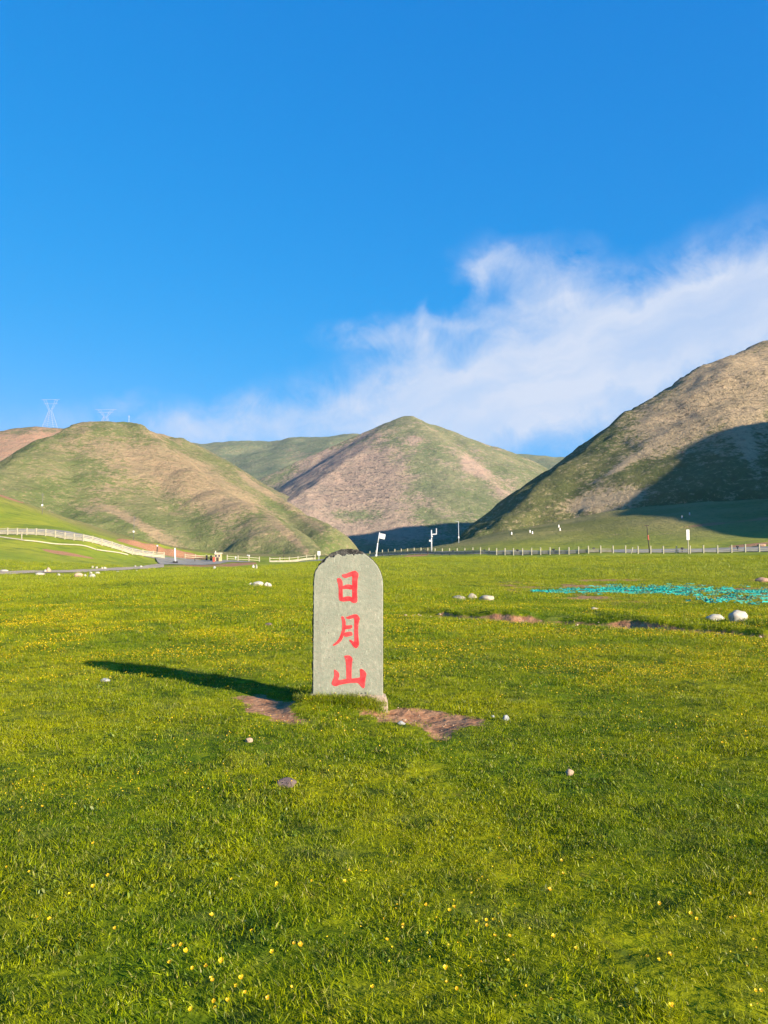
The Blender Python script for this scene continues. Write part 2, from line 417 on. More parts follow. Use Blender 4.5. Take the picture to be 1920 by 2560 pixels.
def mat_hill(name, green, green2, tan, tan2, dark, fine=1.0, bumpd=1.0, speck=0.5):
    m, T = newmat(name)
    pos = T.n('ShaderNodeNewGeometry').outputs['Position']
    n1 = T.noise(pos, 0.035 * fine, 5, 0.6); n2 = T.noise(T.scalevec(pos, (0.6, 0.6, 1.6)), 0.22 * fine, 5, 0.65); n3 = T.noise(T.scalevec(pos, (0.7, 0.7, 1.3)), 0.8 * fine, 4, 0.65)
    g = T.mix(T.ramp(n1, .35, .65), green, green2)
    t = T.mix(T.ramp(n2, .3, .7), tan, tan2)
    b = T.attr('bare').outputs['Fac']
    b = T.math('ADD', b, T.math('MULTIPLY', T.math('SUBTRACT', n2, .5), 1.1)); b = T.math('ADD', b, T.math('MULTIPLY', T.math('SUBTRACT', n3, .5), 1.3))
    c = T.mix(T.ramp(b, .30, .72), g, t)
    sc = T.attr('scree').outputs['Fac']
    n4 = T.noise(pos, 0.42 * fine, 5, 0.75, dist=.4)
    sp = T.math('MULTIPLY', T.ramp(n4, .50, .64), T.math('MULTIPLY_ADD', sc, .5, .38))
    c = T.mix(T.ramp(n4, .47, .36, 0, .5), c, tan)
    c = T.mix(T.math('MULTIPLY', sp, speck * 1.3, clamp=True), c, dark)
    h = T.math('ADD', T.math('MULTIPLY', n4, T.math('MULTIPLY_ADD', sc, 1.3, 1.0)), T.math('MULTIPLY', n2, 1.2))
    finish(T, c, 0.95, T.bump(h, 0.9, bumpd * 1.15), 0.02)
    return m

# ------------------------------------------------------------------ ground sheet
def build_ground():
    az = np.concatenate([np.linspace(-math.pi, -.70, 60, endpoint=False), np.linspace(-.70, .70, 560, endpoint=False), np.linspace(.70, math.pi, 60, endpoint=False)])
    rr = np.concatenate([np.geomspace(0.25, 5, 110, endpoint=False), np.geomspace(5, 30, 240, endpoint=False), np.geomspace(30, 240, 250, endpoint=False), np.geomspace(240, 2200, 40)])
    A, Rr = np.meshgrid(az, rr)
    X = (np.sin(A) * Rr).ravel(); Y = (np.cos(A) * Rr).ravel()
    Z = ground_z(X, Y)
    na, nr = len(az), len(rr)
    i = np.arange(nr - 1)[:, None] * na; j = np.arange(na)[None]; j2 = (j + 1) % na
    Fq = np.stack([i + j, i + j2, i + na + j2, i + na + j], -1).reshape(-1, 4)[:, ::-1]
    V = np.stack([X, Y, Z], 1); V = np.concatenate([V, [[0, 0, 0.0]]])
    dl, dr = dirt_masks(X, Y)
    near = np.hypot(X, Y) < 40
    dirt = np.where(near, np.maximum(1 - sstep(-.10, .07, dl), 1 - sstep(-.10, .07, dr)), 0)
    e, al = bank_info(X, Y)
    dirt = np.maximum(dirt, np.where(near, al * 1.25 * np.exp(-((e + .06) / .12) ** 2), 0))
    u, v = proj(X, Y, Z)
    d = Y
    def band(pts, w, dlo, dhi, amt=1.0):
        vv = np.interp(u, [p[0] for p in pts], [p[1] for p in pts])
        ww = np.interp(u, [p[0] for p in pts], w) if hasattr(w, '__len__') else w
        m = np.exp(-((v - vv) / ww) ** 2) * sstep(pts[0][0] - 15, pts[0][0] + 15, u) * (1 - sstep(pts[-1][0] - 15, pts[-1][0] + 15, u))
        return amt * m * (d > dlo) * (d < dhi)
    nz = 0.55 + 0.9 * np.clip(fbm(X / 6, Y / 6, 3) + .4, 0, 1)
    uu = 960 + F * X / np.maximum(Y, 1.0); cut = np.where((Y > 130) & (Y < 150), np.interp(uu, [275, 310, 400, 470, 548], [0, 1, 1.3, 1.2, 0]) * sstep(138, 140, Y) * (1 - sstep(142.6, 143.6, Y)), 0)
    cut = np.maximum(cut, band([(-60, 1212), (0, 1236), (30, 1246), (60, 1257)], [8, 6, 6, 3], 130, 260, 1.0))
    cut = np.maximum(cut, band([(105, 1374), (160, 1384), (235, 1396)], [3, 6, 2], 85, 125, 0.9) * nz)
    cut = np.maximum(cut, band([(410, 1416), (560, 1413), (640, 1408)], [2, 5, 3], 85, 150, 1.0) * nz)
    cut = np.maximum(cut, band([(1010, 1391), (1040, 1389), (1070, 1387)], [2, 2.5, 2], 90, 160, 1.0))
    cut = np.maximum(cut, band([(1820, 1366), (1880, 1362), (1925, 1358)], [3, 5, 6], 110, 190, 1.0) * nz)
    cut = np.maximum(cut, band([(1700, 1318), (1860, 1302), (1925, 1292)], [3, 5, 8], 140, 230, .8) * nz)
    cut = np.maximum(cut, band([(1540, 1411), (1590, 1408), (1620, 1409)], [2.5, 3.5, 2.5], 55, 115, 1.0) * nz)
    cut = np.maximum(cut, band([(1870, 1452), (1925, 1452)], [5, 6], 30, 80, 1.0) * nz)
    cut = np.maximum(cut, band([(1440, 1452), (1680, 1448)], [3, 3], 30, 80, .7) * nz)
    dirt = np.clip(np.maximum(np.maximum(dirt, cut), worn(X, Y) * .62), 0, 1)
    far = sstep(45, 95, np.hypot(X, Y))
    slope = np.where(X > 0, sstep(118, 175, np.hypot(X, Y)), sstep(150, 215, np.hypot(X, Y)))
    ap = lambda a, c=0.0: np.concatenate([a, [c]])
    c0 = len(V) - 1
    tri = np.stack([np.full(na, c0), (np.arange(na) + 1) % na, np.arange(na)], 1)
    me = mesh_np('ground', V, Fq, mat_ground(), True, {'dirt': ap(dirt), 'far': ap(far), 'slope': ap(slope)})
    return link('ground', me, kind='structure')
build_ground()

# ------------------------------------------------------------------ hills
def spine_h(x, y, pts, kl, kr, r, foot=(1e6, .3)):
    """a ridge along a polyline: kl, kr are the fall to the left and right of its course"""
    near = np.full(x.shape, 1e9); w = np.zeros(x.shape); segs = []
    for a, b in zip(pts[:-1], pts[1:]):
        dx, dy = b[0] - a[0], b[1] - a[1]; L2 = dx * dx + dy * dy
        t = np.clip(((x - a[0]) * dx + (y - a[1]) * dy) / L2, 0, 1)
        qx = x - a[0] - t * dx; qy = y - a[1] - t * dy
        dist = np.hypot(qx, qy); side = dx * qy - dy * qx       # > 0: left of the direction of travel
        m = dist < near; near = np.where(m, dist, near)
        w = np.where(m, sstep(-.8, .8, side / (np.sqrt(L2) * (dist + 1e-6))), w)
        segs.append((dist, a[2] + t * (b[2] - a[2])))
    k = kr + (kl - kr) * w
    best = np.full(x.shape, -1e9)
    for dist, zc in segs:
        q = np.sqrt(dist * dist + r * r) - r
        best = np.maximum(best, zc - k * q + (k - foot[1]) * np.logaddexp(0, (q - foot[0]) / 12.0) * 12.0)
    return best
def hill_height(x, y, spines, soft):
    hs = [spine_h(x, y, [tuple(P(*q)) for q in sp['pts']], sp['kl'], sp['kr'], sp['r'], sp.get('foot', (1e6, .3))) for sp in spines]
    m = np.max(hs, 0)
    return m + soft * np.log(sum(np.exp(np.clip((h - m) / soft, -60, 0)) for h in hs)) if len(hs) > 1 else m
HILLS = {}
def build_hill(name, spines, bounds, n, mat, soft=3.0, noise=((40, 2.0), (12, 0.6), (4, .18)), blobs=(), scree=(), base=0.15, sink=4.0, label=None):
    x0, x1, y0, y1 = bounds
    nx = n; ny = max(8, int(n * (y1 - y0) / (x1 - x0)))
    X, Y = np.meshgrid(np.linspace(x0, x1, nx), np.linspace(y0, y1, ny))
    Z = hill_height(X, Y, spines, soft)
    for sc_, am in noise: Z = Z + am * fbm(X / sc_, Y / sc_, 3)
    gnd = ground_z(X, Y)
    up = Z - gnd
    Z = np.where(up > 6, Z, gnd + 6 * (1 - np.exp(np.clip(-(6 - up) / 6, -8, 0))) * 0 + up * sstep(-6, 6, up) * 1.0 - 0.0 + (sstep(-6, 6, up) - 1) * 3.0)
    Z = np.where(up < -sink * 2, gnd - sink, Z)
    u, v = proj(X, Y, Z)
    def field(bl):
        f = np.zeros(X.shape)
        for (bu, bv, hu, hv, ang, amt) in bl:
            ca, sa = math.cos(R(ang)), math.sin(R(ang))
            du = u - bu; dv = v - bv
            p = (du * ca + dv * sa) / hu; q = (-du * sa + dv * ca) / hv
            f += amt * np.exp(-(p * p + q * q))
        return f
    bare = base + field(blobs) + 0.22 * fbm(X / 28, Y / 28, 4); scr = np.clip(field(scree), 0, 1)
    idx = np.arange(nx * ny).reshape(ny, nx)
    keep = (up > -sink * 2)
    kc = keep[:-1, :-1] | keep[1:, :-1] | keep[:-1, 1:] | keep[1:, 1:]
    Fq = np.stack([idx[:-1, :-1], idx[:-1, 1:], idx[1:, 1:], idx[1:, :-1]], -1)[kc]
    used = np.unique(Fq); remap = np.full(nx * ny, -1); remap[used] = np.arange(len(used))
    V = np.stack([X.ravel(), Y.ravel(), Z.ravel()], 1)[used]
    me = mesh_np(name, V, remap[Fq], mat, True, {'bare': np.clip(bare.ravel()[used], -1, 2), 'scree': scr.ravel()[used]})
    o = link(name, me, kind='structure')
    HILLS[name] = (X, Y, Z)
    return o

m_left = mat_hill('hillside_left', (0.120, 0.145, 0.044), (0.185, 0.180, 0.072), (0.340, 0.235, 0.130), (0.280, 0.215, 0.112), (0.085, 0.085, 0.040), 1.0, 1.0, .5)
m_mid = mat_hill('hillside_mid', (0.135, 0.158, 0.066), (0.190, 0.190, 0.090), (0.390, 0.265, 0.180), (0.320, 0.240, 0.160), (0.105, 0.085, 0.065), .62, 1.3, .8)
m_right = mat_hill('hillside_right', (0.086, 0.100, 0.031), (0.142, 0.134, 0.048), (0.450, 0.320, 0.180), (0.350, 0.260, 0.140), (0.100, 0.080, 0.045), 1.15, 0.65, .75)
m_far = mat_hill('hillside_far', (0.150, 0.172, 0.080), (0.190, 0.195, 0.095), (0.340, 0.240, 0.150), (0.230, 0.190, 0.110), (0.090, 0.105, 0.060), .4, 3.0, .4)
m_tan = mat_hill('hillside_tan', (0.130, 0.140, 0.055), (0.160, 0.155, 0.070), (0.380, 0.220, 0.130), (0.300, 0.205, 0.120), (0.130, 0.110, 0.060), .55, 1.5, .3)

SP_LEFT = [
    dict(pts=[(-420, 1330, 240), (-250, 1275, 265), (-120, 1222, 290), (0, 1174, 318), (60, 1132, 345), (130, 1091, 376), (200, 1067, 398), (235, 1055, 402), (265, 1054, 404), (292, 1060, 406), (322, 1054, 410), (345, 1072, 404), (400, 1118, 388), (470, 1172, 366), (545, 1220, 345), (610, 1252, 325), (700, 1318, 290), (760, 1363, 265), (815, 1400, 245)], kl=1.15, kr=.62, r=13, foot=(70, .38)),
    dict(pts=[(322, 1060, 440), (360, 1078, 478), (400, 1083, 480), (440, 1092, 475), (490, 1116, 465), (560, 1164, 450), (605, 1190, 440), (650, 1216, 425), (700, 1247, 405), (757, 1285, 380), (822, 1320, 354), (832, 1355, 345), (838, 1398, 338)], kl=1.0, kr=.5, r=5),
]
SP_TAN = [dict(pts=[(-400, 1120, 640), (-200, 1096, 640), (0, 1078, 640), (60, 1071, 645), (120, 1066, 650), (200, 1067, 660), (280, 1071, 670), (350, 1080, 680), (430, 1098, 690), (500, 1135, 690)], kl=.6, kr=.55, r=16)]
SP_MID = [
    dict(pts=[(1020, 1047, 868), (975, 1059, 876), (940, 1079, 876), (880, 1113, 868), (800, 1163, 853), (740, 1203, 840), (690, 1236, 823), (630, 1275, 805)], kl=.62, kr=.95, r=10),
    dict(pts=[(1012, 1052, 857), (965, 1086, 809), (895, 1136, 749), (825, 1184, 696), (765, 1224, 655), (718, 1256, 627), (690, 1290, 603)], kl=.52, kr=.64, r=4),
    dict(pts=[(1020, 1047, 868), (1060, 1063, 875), (1111, 1087, 889), (1180, 1104, 909), (1246, 1136, 924), (1310, 1185, 924), (1380, 1245, 909), (1450, 1305, 896)], kl=.95, kr=.52, r=22),
    dict(pts=[(1022, 1058, 851), (1040, 1130, 805), (1070, 1220, 756), (1100, 1300, 707)], kl=.5, kr=.5, r=40),
]
SP_RIGHT = [dict(pts=[(1120, 1385, 195), (1165, 1362, 210), (1207, 1333, 228), (1280, 1284, 250), (1370, 1211, 275), (1473, 1136, 295), (1550, 1079, 310), (1627, 1024, 322), (1690, 982, 330), (1758, 939, 338), (1828, 897, 346), (1859, 889, 350), (1920, 859, 360), (2010, 834, 378), (2120, 846, 398), (2250, 885, 425), (2450, 945, 465)], kl=.92, kr=.60, r=17)]
SP_FAR = [dict(pts=[(200, 1130, 1500), (480, 1109, 1500), (600, 1106, 1500), (700, 1102, 1480), (800, 1096, 1450), (910, 1092, 1450), (1010, 1104, 1470), (1150, 1132, 1500), (1246, 1135, 1500), (1330, 1138, 1500), (1450, 1151, 1500), (1600, 1175, 1500)], kl=.45, kr=.36, r=60)]

build_hill('hill_left', SP_LEFT, (-420, 60, 150, 560), 330, m_left, 2.0, ((45, 1.6), (14, .7), (5, .25)),
    blobs=[(300, 1125, 120, 55, 15, .35), (400, 1180, 130, 60, 20, .50), (500, 1205, 100, 45, 25, .45), (560, 1245, 90, 40, 30, .30), (250, 1235, 50, 30, 0, .25), (330, 1300, 90, 10, 25, .7), (400, 1345, 70, 9, 30, .6), (190, 1265, 60, 12, 20, .35), (600, 1310, 90, 50, 0, .12),
           (620, 1258, 30, 8, 42, .7), (720, 1335, 90, 8, 45, .75), (640, 1212, 50, 7, 36, .8), (740, 1275, 90, 12, 36, .5), (400, 1085, 40, 12, 15, .45)],
    scree=[(450, 1195, 130, 50, 25, .7)], base=.24)
build_hill('hill_behind_left', SP_TAN, (-560, 60, 480, 860), 200, m_tan, 2.0, ((60, 2.5), (18, .7)), blobs=[(40, 1120, 160, 40, -8, .55), (120, 1110, 80, 20, -20, .2)], base=.35)
build_hill('hill_mid', SP_MID, (-270, 460, 450, 1240), 370, m_mid, 2.5, ((50, 1.6), (16, .8), (6, .35)),
    blobs=[(830, 1210, 130, 90, -35, .85), (950, 1230, 90, 100, 0, .42), (900, 1330, 220, 22, 0, .75), (1030, 1100, 40, 12, 10, .4), (1180, 1165, 45, 14, 38, .8), (1270, 1235, 120, 26, 40, .40), (1100, 1270, 60, 20, 20, .4), (740, 1240, 60, 30, -40, .5), (1120, 1240, 60, 40, 20, -.25), (880, 1285, 60, 14, 0, -.4)],
    scree=[(900, 1200, 140, 90, -35, 1.0), (1000, 1240, 100, 60, 0, .6)], base=.24)
build_hill('hill_right', SP_RIGHT, (-110, 560, 150, 680), 420, m_right, 2.0, ((45, 1.8), (14, .9), (5, .4), (2.2, .14)),
    blobs=[(1800, 1000, 170, 100, -30, .75), (1880, 930, 90, 60, -20, .45), (1650, 1090, 90, 60, -35, .45), (1530, 1250, 130, 26, -10, .45), (1440, 1260, 60, 20, 0, .2), (1560, 1160, 60, 8, -32, .6), (1870, 1120, 20, 80, -20, .5), (1640, 1180, 110, 40, -10, -.15)],
    scree=[(1850, 980, 150, 90, -20, 1.0), (1700, 1060, 90, 60, -35, .7), (1420, 1280, 120, 40, -20, .5)], base=.22)
build_hill('far_ridge', SP_FAR, (-900, 900, 1050, 2000), 240, m_far, 4.0, ((160, 10.0), (50, 3.0)), blobs=[(760, 1150, 60, 30, 20, .35), (1380, 1180, 80, 20, 0, .2)], base=.14)

# ------------------------------------------------------------------ off-frame shoulder that throws the long shadow over the right-hand hill
def on_right(u, v):
    r = cray(u, v)
    ts = np.linspace(90, 420, 1600) / r.y; x, y, z = r.x * ts, r.y * ts, EYE + r.z * ts
    h = np.maximum(ground_z(x, y), hill_height(x, y, SP_RIGHT, 2.0))
    i = int(np.argmax(z <= h)); return Vector((x[i], y[i], z[i]))
CAST_T = 165.0
cast = [on_right(u, v) + S * CAST_T for u, v in [(1910, 1304), (1800, 1296), (1700, 1288), (1620, 1282), (1575, 1278), (1600, 1250), (1640, 1216), (1680, 1186), (1720, 1152), (1755, 1114), (1785, 1088), (1815, 1077), (1850, 1074), (1885, 1064), (1915, 1060)]]
cast = [cast[0] + Vector((25, -45, -34))] + cast + [cast[-1] + Vector((40, 45, 2)), cast[-1] + Vector((110, 60, -10))]
def build_caster():
    X, Y = np.meshgrid(np.linspace(60, 480, 150), np.linspace(-60, 420, 150))
    Z = spine_h(X, Y, [tuple(c) for c in cast], .7, .7, 6) + 0.5 * fbm(X / 20, Y / 20, 3)
    g = ground_z(X, Y); Z = np.where(Z > g - 4, Z, g - 4)
    keep = Z > g - 3.9; kc = keep[:-1, :-1] | keep[1:, :-1] | keep[:-1, 1:] | keep[1:, 1:]
    idx = np.arange(X.size).reshape(X.shape)
    Fq = np.stack([idx[:-1, :-1], idx[:-1, 1:], idx[1:, 1:], idx[1:, :-1]], -1)[kc]
    used = np.unique(Fq); remap = np.full(X.size, -1); remap[used] = np.arange(len(used))
    me = mesh_np('hill_beside', np.stack([X.ravel(), Y.ravel(), Z.ravel()], 1)[used], remap[Fq], m_right, True, {'bare': np.full(len(used), .25), 'scree': np.full(len(used), .2)})
    link('hill_beside', me, kind='structure')
build_caster()

# ------------------------------------------------------------------ common materials
M_STONE = simple('pale_boulder', (0.36, 0.31, 0.22), 0.9, .25, 3.0, .5, (0.20, 0.17, 0.12), .45)
M_STONE_WHITE = simple('white_boulder', (0.43, 0.39, 0.30), 0.9, .18, 3.0, .5, (0.25, 0.22, 0.17), .35)
M_STONE_TAN = simple('tan_stone', (0.44, 0.31, 0.20), 0.9, .25, 6.0, .5, (0.20, 0.14, 0.09), .4)
M_STONE_PURPLE = simple('purplish_stone', (0.17, 0.12, 0.105), 0.85, .3, 6.0, .5, (0.08, 0.06, 0.06), .4)
M_STONE_GREY = simple('grey_stone', (0.36, 0.36, 0.34), 0.85, .3, 6.0, .5, (0.12, 0.12, 0.11), .4)
M_RED_EARTH = simple('red_earth', (0.36, 0.22, 0.14), 0.95, .3, 2.0, .6, (0.16, 0.10, 0.06), .4)
M_POST = simple('cream_concrete', (0.36, 0.33, 0.22), 0.85, .12, 3.0, .3, (0.30, 0.26, 0.18), .3)
M_PANEL = simple('weathered_concrete', (0.32, 0.29, 0.20), 0.9, .2, 2.0, .3, (0.22, 0.19, 0.13), .4)
M_ROAD = simple('grey_road', (0.27, 0.24, 0.19), 0.9, .2, 0.8, .3, (0.15, 0.13, 0.10), .4)
M_PATH = simple('pale_path', (0.40, 0.31, 0.21), 0.95, .2, 0.8, .3, (0.20, 0.17, 0.12), .4)
M_WHITE = simple('white_paint', (0.62, 0.61, 0.57), 0.5, .05, 3.0, .1, (0.4, 0.38, 0.34), .15, .4)
M_GREYPAINT = simple('grey_metal', (0.42, 0.42, 0.40), 0.45, .12, 3.0, .1, (0.2, 0.17, 0.14), .3, .4)
M_GREYPOLE = simple('weathered_pole', (0.14, 0.13, 0.11), 0.8, .2, 3.0, .1)
M_DARK = simple('dark_wood', (0.055, 0.045, 0.035), 0.85, .25, 3.0, .3)
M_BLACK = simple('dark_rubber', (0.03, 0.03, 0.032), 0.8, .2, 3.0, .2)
M_REDPAINT = simple('faded_red_band', (0.45, 0.09, 0.06), 0.6, .2, 3.0, .1)
M_OCHRE = simple('ochre_render', (0.46, 0.33, 0.16), 0.9, .15, 1.5, .3, (0.32, 0.22, 0.12), .4)
M_ROOF = simple('pale_roof', (0.62, 0.56, 0.42), 0.8, .15, 1.5, .2)
M_GLASS = simple('dark_glass', (0.03, 0.04, 0.05), 0.12, .1, 1.0, .0, spec=.5)
M_STEEL = simple('galvanised_steel', (0.45, 0.46, 0.46), 0.5, .1, 1.0, .05, spec=.4)
M_PRINT = simple('grey_print', (0.20, 0.21, 0.23), 0.7, .1, 5.0, .0)

# ------------------------------------------------------------------ the inscribed stone
def ragged(pts, amp, seg, seed):
    rg = random.Random(seed); out = []
    for a, b in zip(pts[:-1], pts[1:]):
        L = math.hypot(b[0] - a[0], b[1] - a[1]); k = max(1, int(L / seg))
        for i in range(k):
            t = i / k; out.append((a[0] + (b[0] - a[0]) * t + rg.uniform(-amp, amp), a[1] + (b[1] - a[1]) * t + rg.uniform(-amp, amp)))
    out.append(pts[-1]); return out
def slab(name, outline, y_front, y_back, mat, parent, bev=0.0, smooth=False):
    """outline: (x, z) points counter-clockwise seen from the front; extruded in depth, front edge bevelled"""
    bm = bmesh.new()
    def ins(o, k):
        if k == 0: return o
        n = len(o); res = []
        for i in range(n):
            p0 = Vector(o[i - 1]); p1 = Vector(o[i]); p2 = Vector(o[(i + 1) % n])
            d1 = (p1 - p0).normalized(); d2 = (p2 - p1).normalized()
            nn = Vector((-d1.y - d2.y, d1.x + d2.x))
            nn = nn.normalized() if nn.length > 1e-6 else Vector((-d1.y, d1.x))
            res.append(tuple(p1 + nn * k))
        return res
    rings = []
    spec = ([(ins(outline, bev), y_front), (outline, y_front + bev), (outline, y_back)] if bev else [(outline, y_front), (outline, y_back)])
    for o, y in spec: rings.append([bm.verts.new((p[0], y, p[1])) for p in o])
    n = len(outline)
    for a, b in zip(rings[:-1], rings[1:]):
        for i in range(n): bm.faces.new((a[i], b[i], b[(i + 1) % n], a[(i + 1) % n]))
    for rg_, flip in ((rings[0], False), (rings[-1], True)):
        for t3 in tessellate_polygon([[Vector((v.co.x, v.co.z, 0)) for v in rg_]]):
            try: bm.faces.new([rg_[k] for k in (t3 if not flip else tuple(reversed(t3)))])
            except ValueError: pass
    bmesh.ops.recalc_face_normals(bm, faces=bm.faces)
    me = bpy.data.meshes.new(name); bm.to_mesh(me); bm.free(); me.materials.append(mat)
    return link(name, me, parent)

def mat_face():
    m, T = newmat('dressed_stone')
    tc = T.n('ShaderNodeTexCoord').outputs['Object']
    n1 = T.noise(tc, 3.0, 4, 0.6); n2 = T.noise(tc, 26.0, 5, 0.7); n3 = T.noise(T.scalevec(tc, (1, 1, .35)), 60.0, 3, 0.6); n4 = T.noise(tc, 140.0, 2, 0.6)
    c = T.mix(T.ramp(n1, .35, .65), (0.234, 0.246, 0.178), (0.290, 0.290, 0.208))
    c = T.mix(T.ramp(n2, .40, .66, 0, .75), c, (0.205, 0.220, 0.156))
    c = T.mix(T.ramp(n3, .63, .72, 0, .7), c, (0.42, 0.44, 0.32))
    c = T.mix(T.ramp(T.noise(tc, 42.0, 2, .5), .68, .74, 0, .8), c, (0.14, 0.13, 0.11))
    c = T.mix(T.ramp(n4, .55, .8, 0, .35), c, (0.25, 0.25, 0.20))
    st = T.noise(T.scalevec(tc, (9, 9, 1.1)), 1.0, 4, 0.6)
    c = T.mix(T.ramp(st, .52, .72, 0, .45), c, (0.17, 0.18, 0.13))
    c = T.mix(T.ramp(T.noise(tc, 7.0, 5, .7), .56, .70, 0, .5), c, (0.36, 0.36, 0.27))
    # pinkish mortar smear near the foot
    sx = T.n('ShaderNodeSeparateXYZ'); T.link(tc, sx.inputs[0])
    ft = T.ramp(T.math('ADD', sx.outputs[2], T.math('MULTIPLY', T.math('SUBTRACT', n2, .5), .10)), 0.02, 0.12, .8, 0)
    c = T.mix(ft, c, (0.285, 0.245, 0.180))
    finish(T, c, 0.88, T.bump(T.math('ADD', n2, T.math('MULTIPLY', n4, .5)), 0.55, 0.012), 0.15)
    return m
def mat_rough():
    m, T = newmat('broken_dark_stone')
    tc = T.n('ShaderNodeTexCoord').outputs['Object']
    n1 = T.noise(tc, 14.0, 5, 0.65); n2 = T.noise(tc, 60.0, 4, 0.6)
    c = T.mix(T.ramp(n1, .35, .7), (0.030, 0.030, 0.027), (0.115, 0.110, 0.095))
    c = T.mix(T.ramp(n2, .58, .75, 0, .7), c, (0.24, 0.23, 0.19))
    finish(T, c, 0.95, T.bump(T.math('ADD', n1, n2), 0.9, 0.03), 0.1)
    return m
def mat_red():
    m, T = newmat('red_lettering_paint')
    tc = T.n('ShaderNodeTexCoord').outputs['Object']
    n1 = T.noise(tc, 12.0, 4, 0.6); n2 = T.noise(tc, 80.0, 3, 0.6)
    c = T.mix(T.ramp(n1, .35, .65), (0.78, 0.020, 0.026), (0.80, 0.060, 0.058))
    c = T.mix(T.ramp(n2, .60, .72, 0, .6), c, (0.45, 0.06, 0.05))
    c = T.mix(T.ramp(T.noise(tc, 33.0, 4, .7), .66, .72, 0, .8), c, (0.42, 0.30, 0.24))
    finish(T, c, 0.6, T.bump(n2, 0.3, 0.01), 0.25)
    return m
M_FACE, M_ROUGH, M_RED = mat_face(), mat_rough(), mat_red()
M_MORTAR = simple('pink_mortar', (0.31, 0.245, 0.175), 0.95, .16, 10.0, .5, (0.28, 0.20, 0.14), .45)

SX, SZ = P(870, 1752, STELE_Y).x, 0.0
stele = empty('stone_stele', (SX, STELE_Y, 0.0))
tag(stele, 'tall grey round-topped stone slab with three red carved characters standing in the meadow', 'stone stele')
def L(u, v, y=STELE_Y):
    p = P(u, v, y); return (p.x - SX, p.z)
# the broken stone behind, a little larger at the top and on the left
arc_full = [(958, 1790), (958, 1500), (958, 1462), (957, 1448), (952, 1430), (944, 1414), (933, 1400), (919, 1388), (905, 1379), (890, 1374), (874, 1371.5), (858, 1372.5), (843, 1376), (829, 1382), (817, 1391), (806, 1400), (796, 1412), (787, 1426), (783.5, 1440), (782, 1460), (781.5, 1500), (781, 1560), (780.5, 1640), (780, 1720), (780, 1790)]
body_o = ragged([L(*p) for p in arc_full[:10]], 0.0008, 0.03, 1)[:-1] + ragged([L(*p) for p in arc_full[9:]], 0.0045, 0.018, 2)
slab('rough_body', body_o, 0.012, 0.135, M_ROUGH, stele, 0.006)
face_px = [(957.2, 1790), (957.2, 1500), (957.2, 1462), (956.2, 1448), (951, 1430), (943, 1414.5), (932, 1401), (918, 1389.5), (909, 1384)]
rag_px = [(905, 1386), (899, 1384.5), (893, 1386), (887, 1385), (884, 1390), (880, 1385), (872, 1387), (866, 1385), (861, 1389), (855, 1390), (850, 1387), (843, 1385), (838, 1388), (834, 1393), (826, 1394), (822, 1391), (815, 1396), (811, 1404), (803, 1409), (797, 1414), (791, 1424), (787, 1430), (785.5, 1442), (784, 1460), (783.5, 1500), (783, 1560), (782.5, 1640), (782, 1720), (782, 1790)]
face_o = ragged([L(*p) for p in face_px], 0.0005, 0.04, 3) + ragged([L(*p) for p in rag_px], 0.0022, 0.012, 4)
slab('dressed_face', face_o, -0.012, 0.0115, M_FACE, stele, 0.006)
def grow(o, k):
    n = len(o); res = []
    for i in range(n):
        p0, p1, p2 = Vector(o[i - 1]), Vector(o[i]), Vector(o[(i + 1) % n])
        d1 = (p1 - p0).normalized(); d2 = (p2 - p1).normalized(); nn = Vector((d1.y + d2.y, -d1.x - d2.x))
        res.append(tuple(p1 + nn.normalized() * k) if nn.length > 1e-6 else tuple(p1))
    return res
M_EDGE_SHADE = simple('painted_edge_shade', (0.40, 0.030, 0.026), .75, .35, 60.0, .3, (0.20, 0.10, 0.08), .5)  # darker red rim: the shade of a carved edge put into the colour
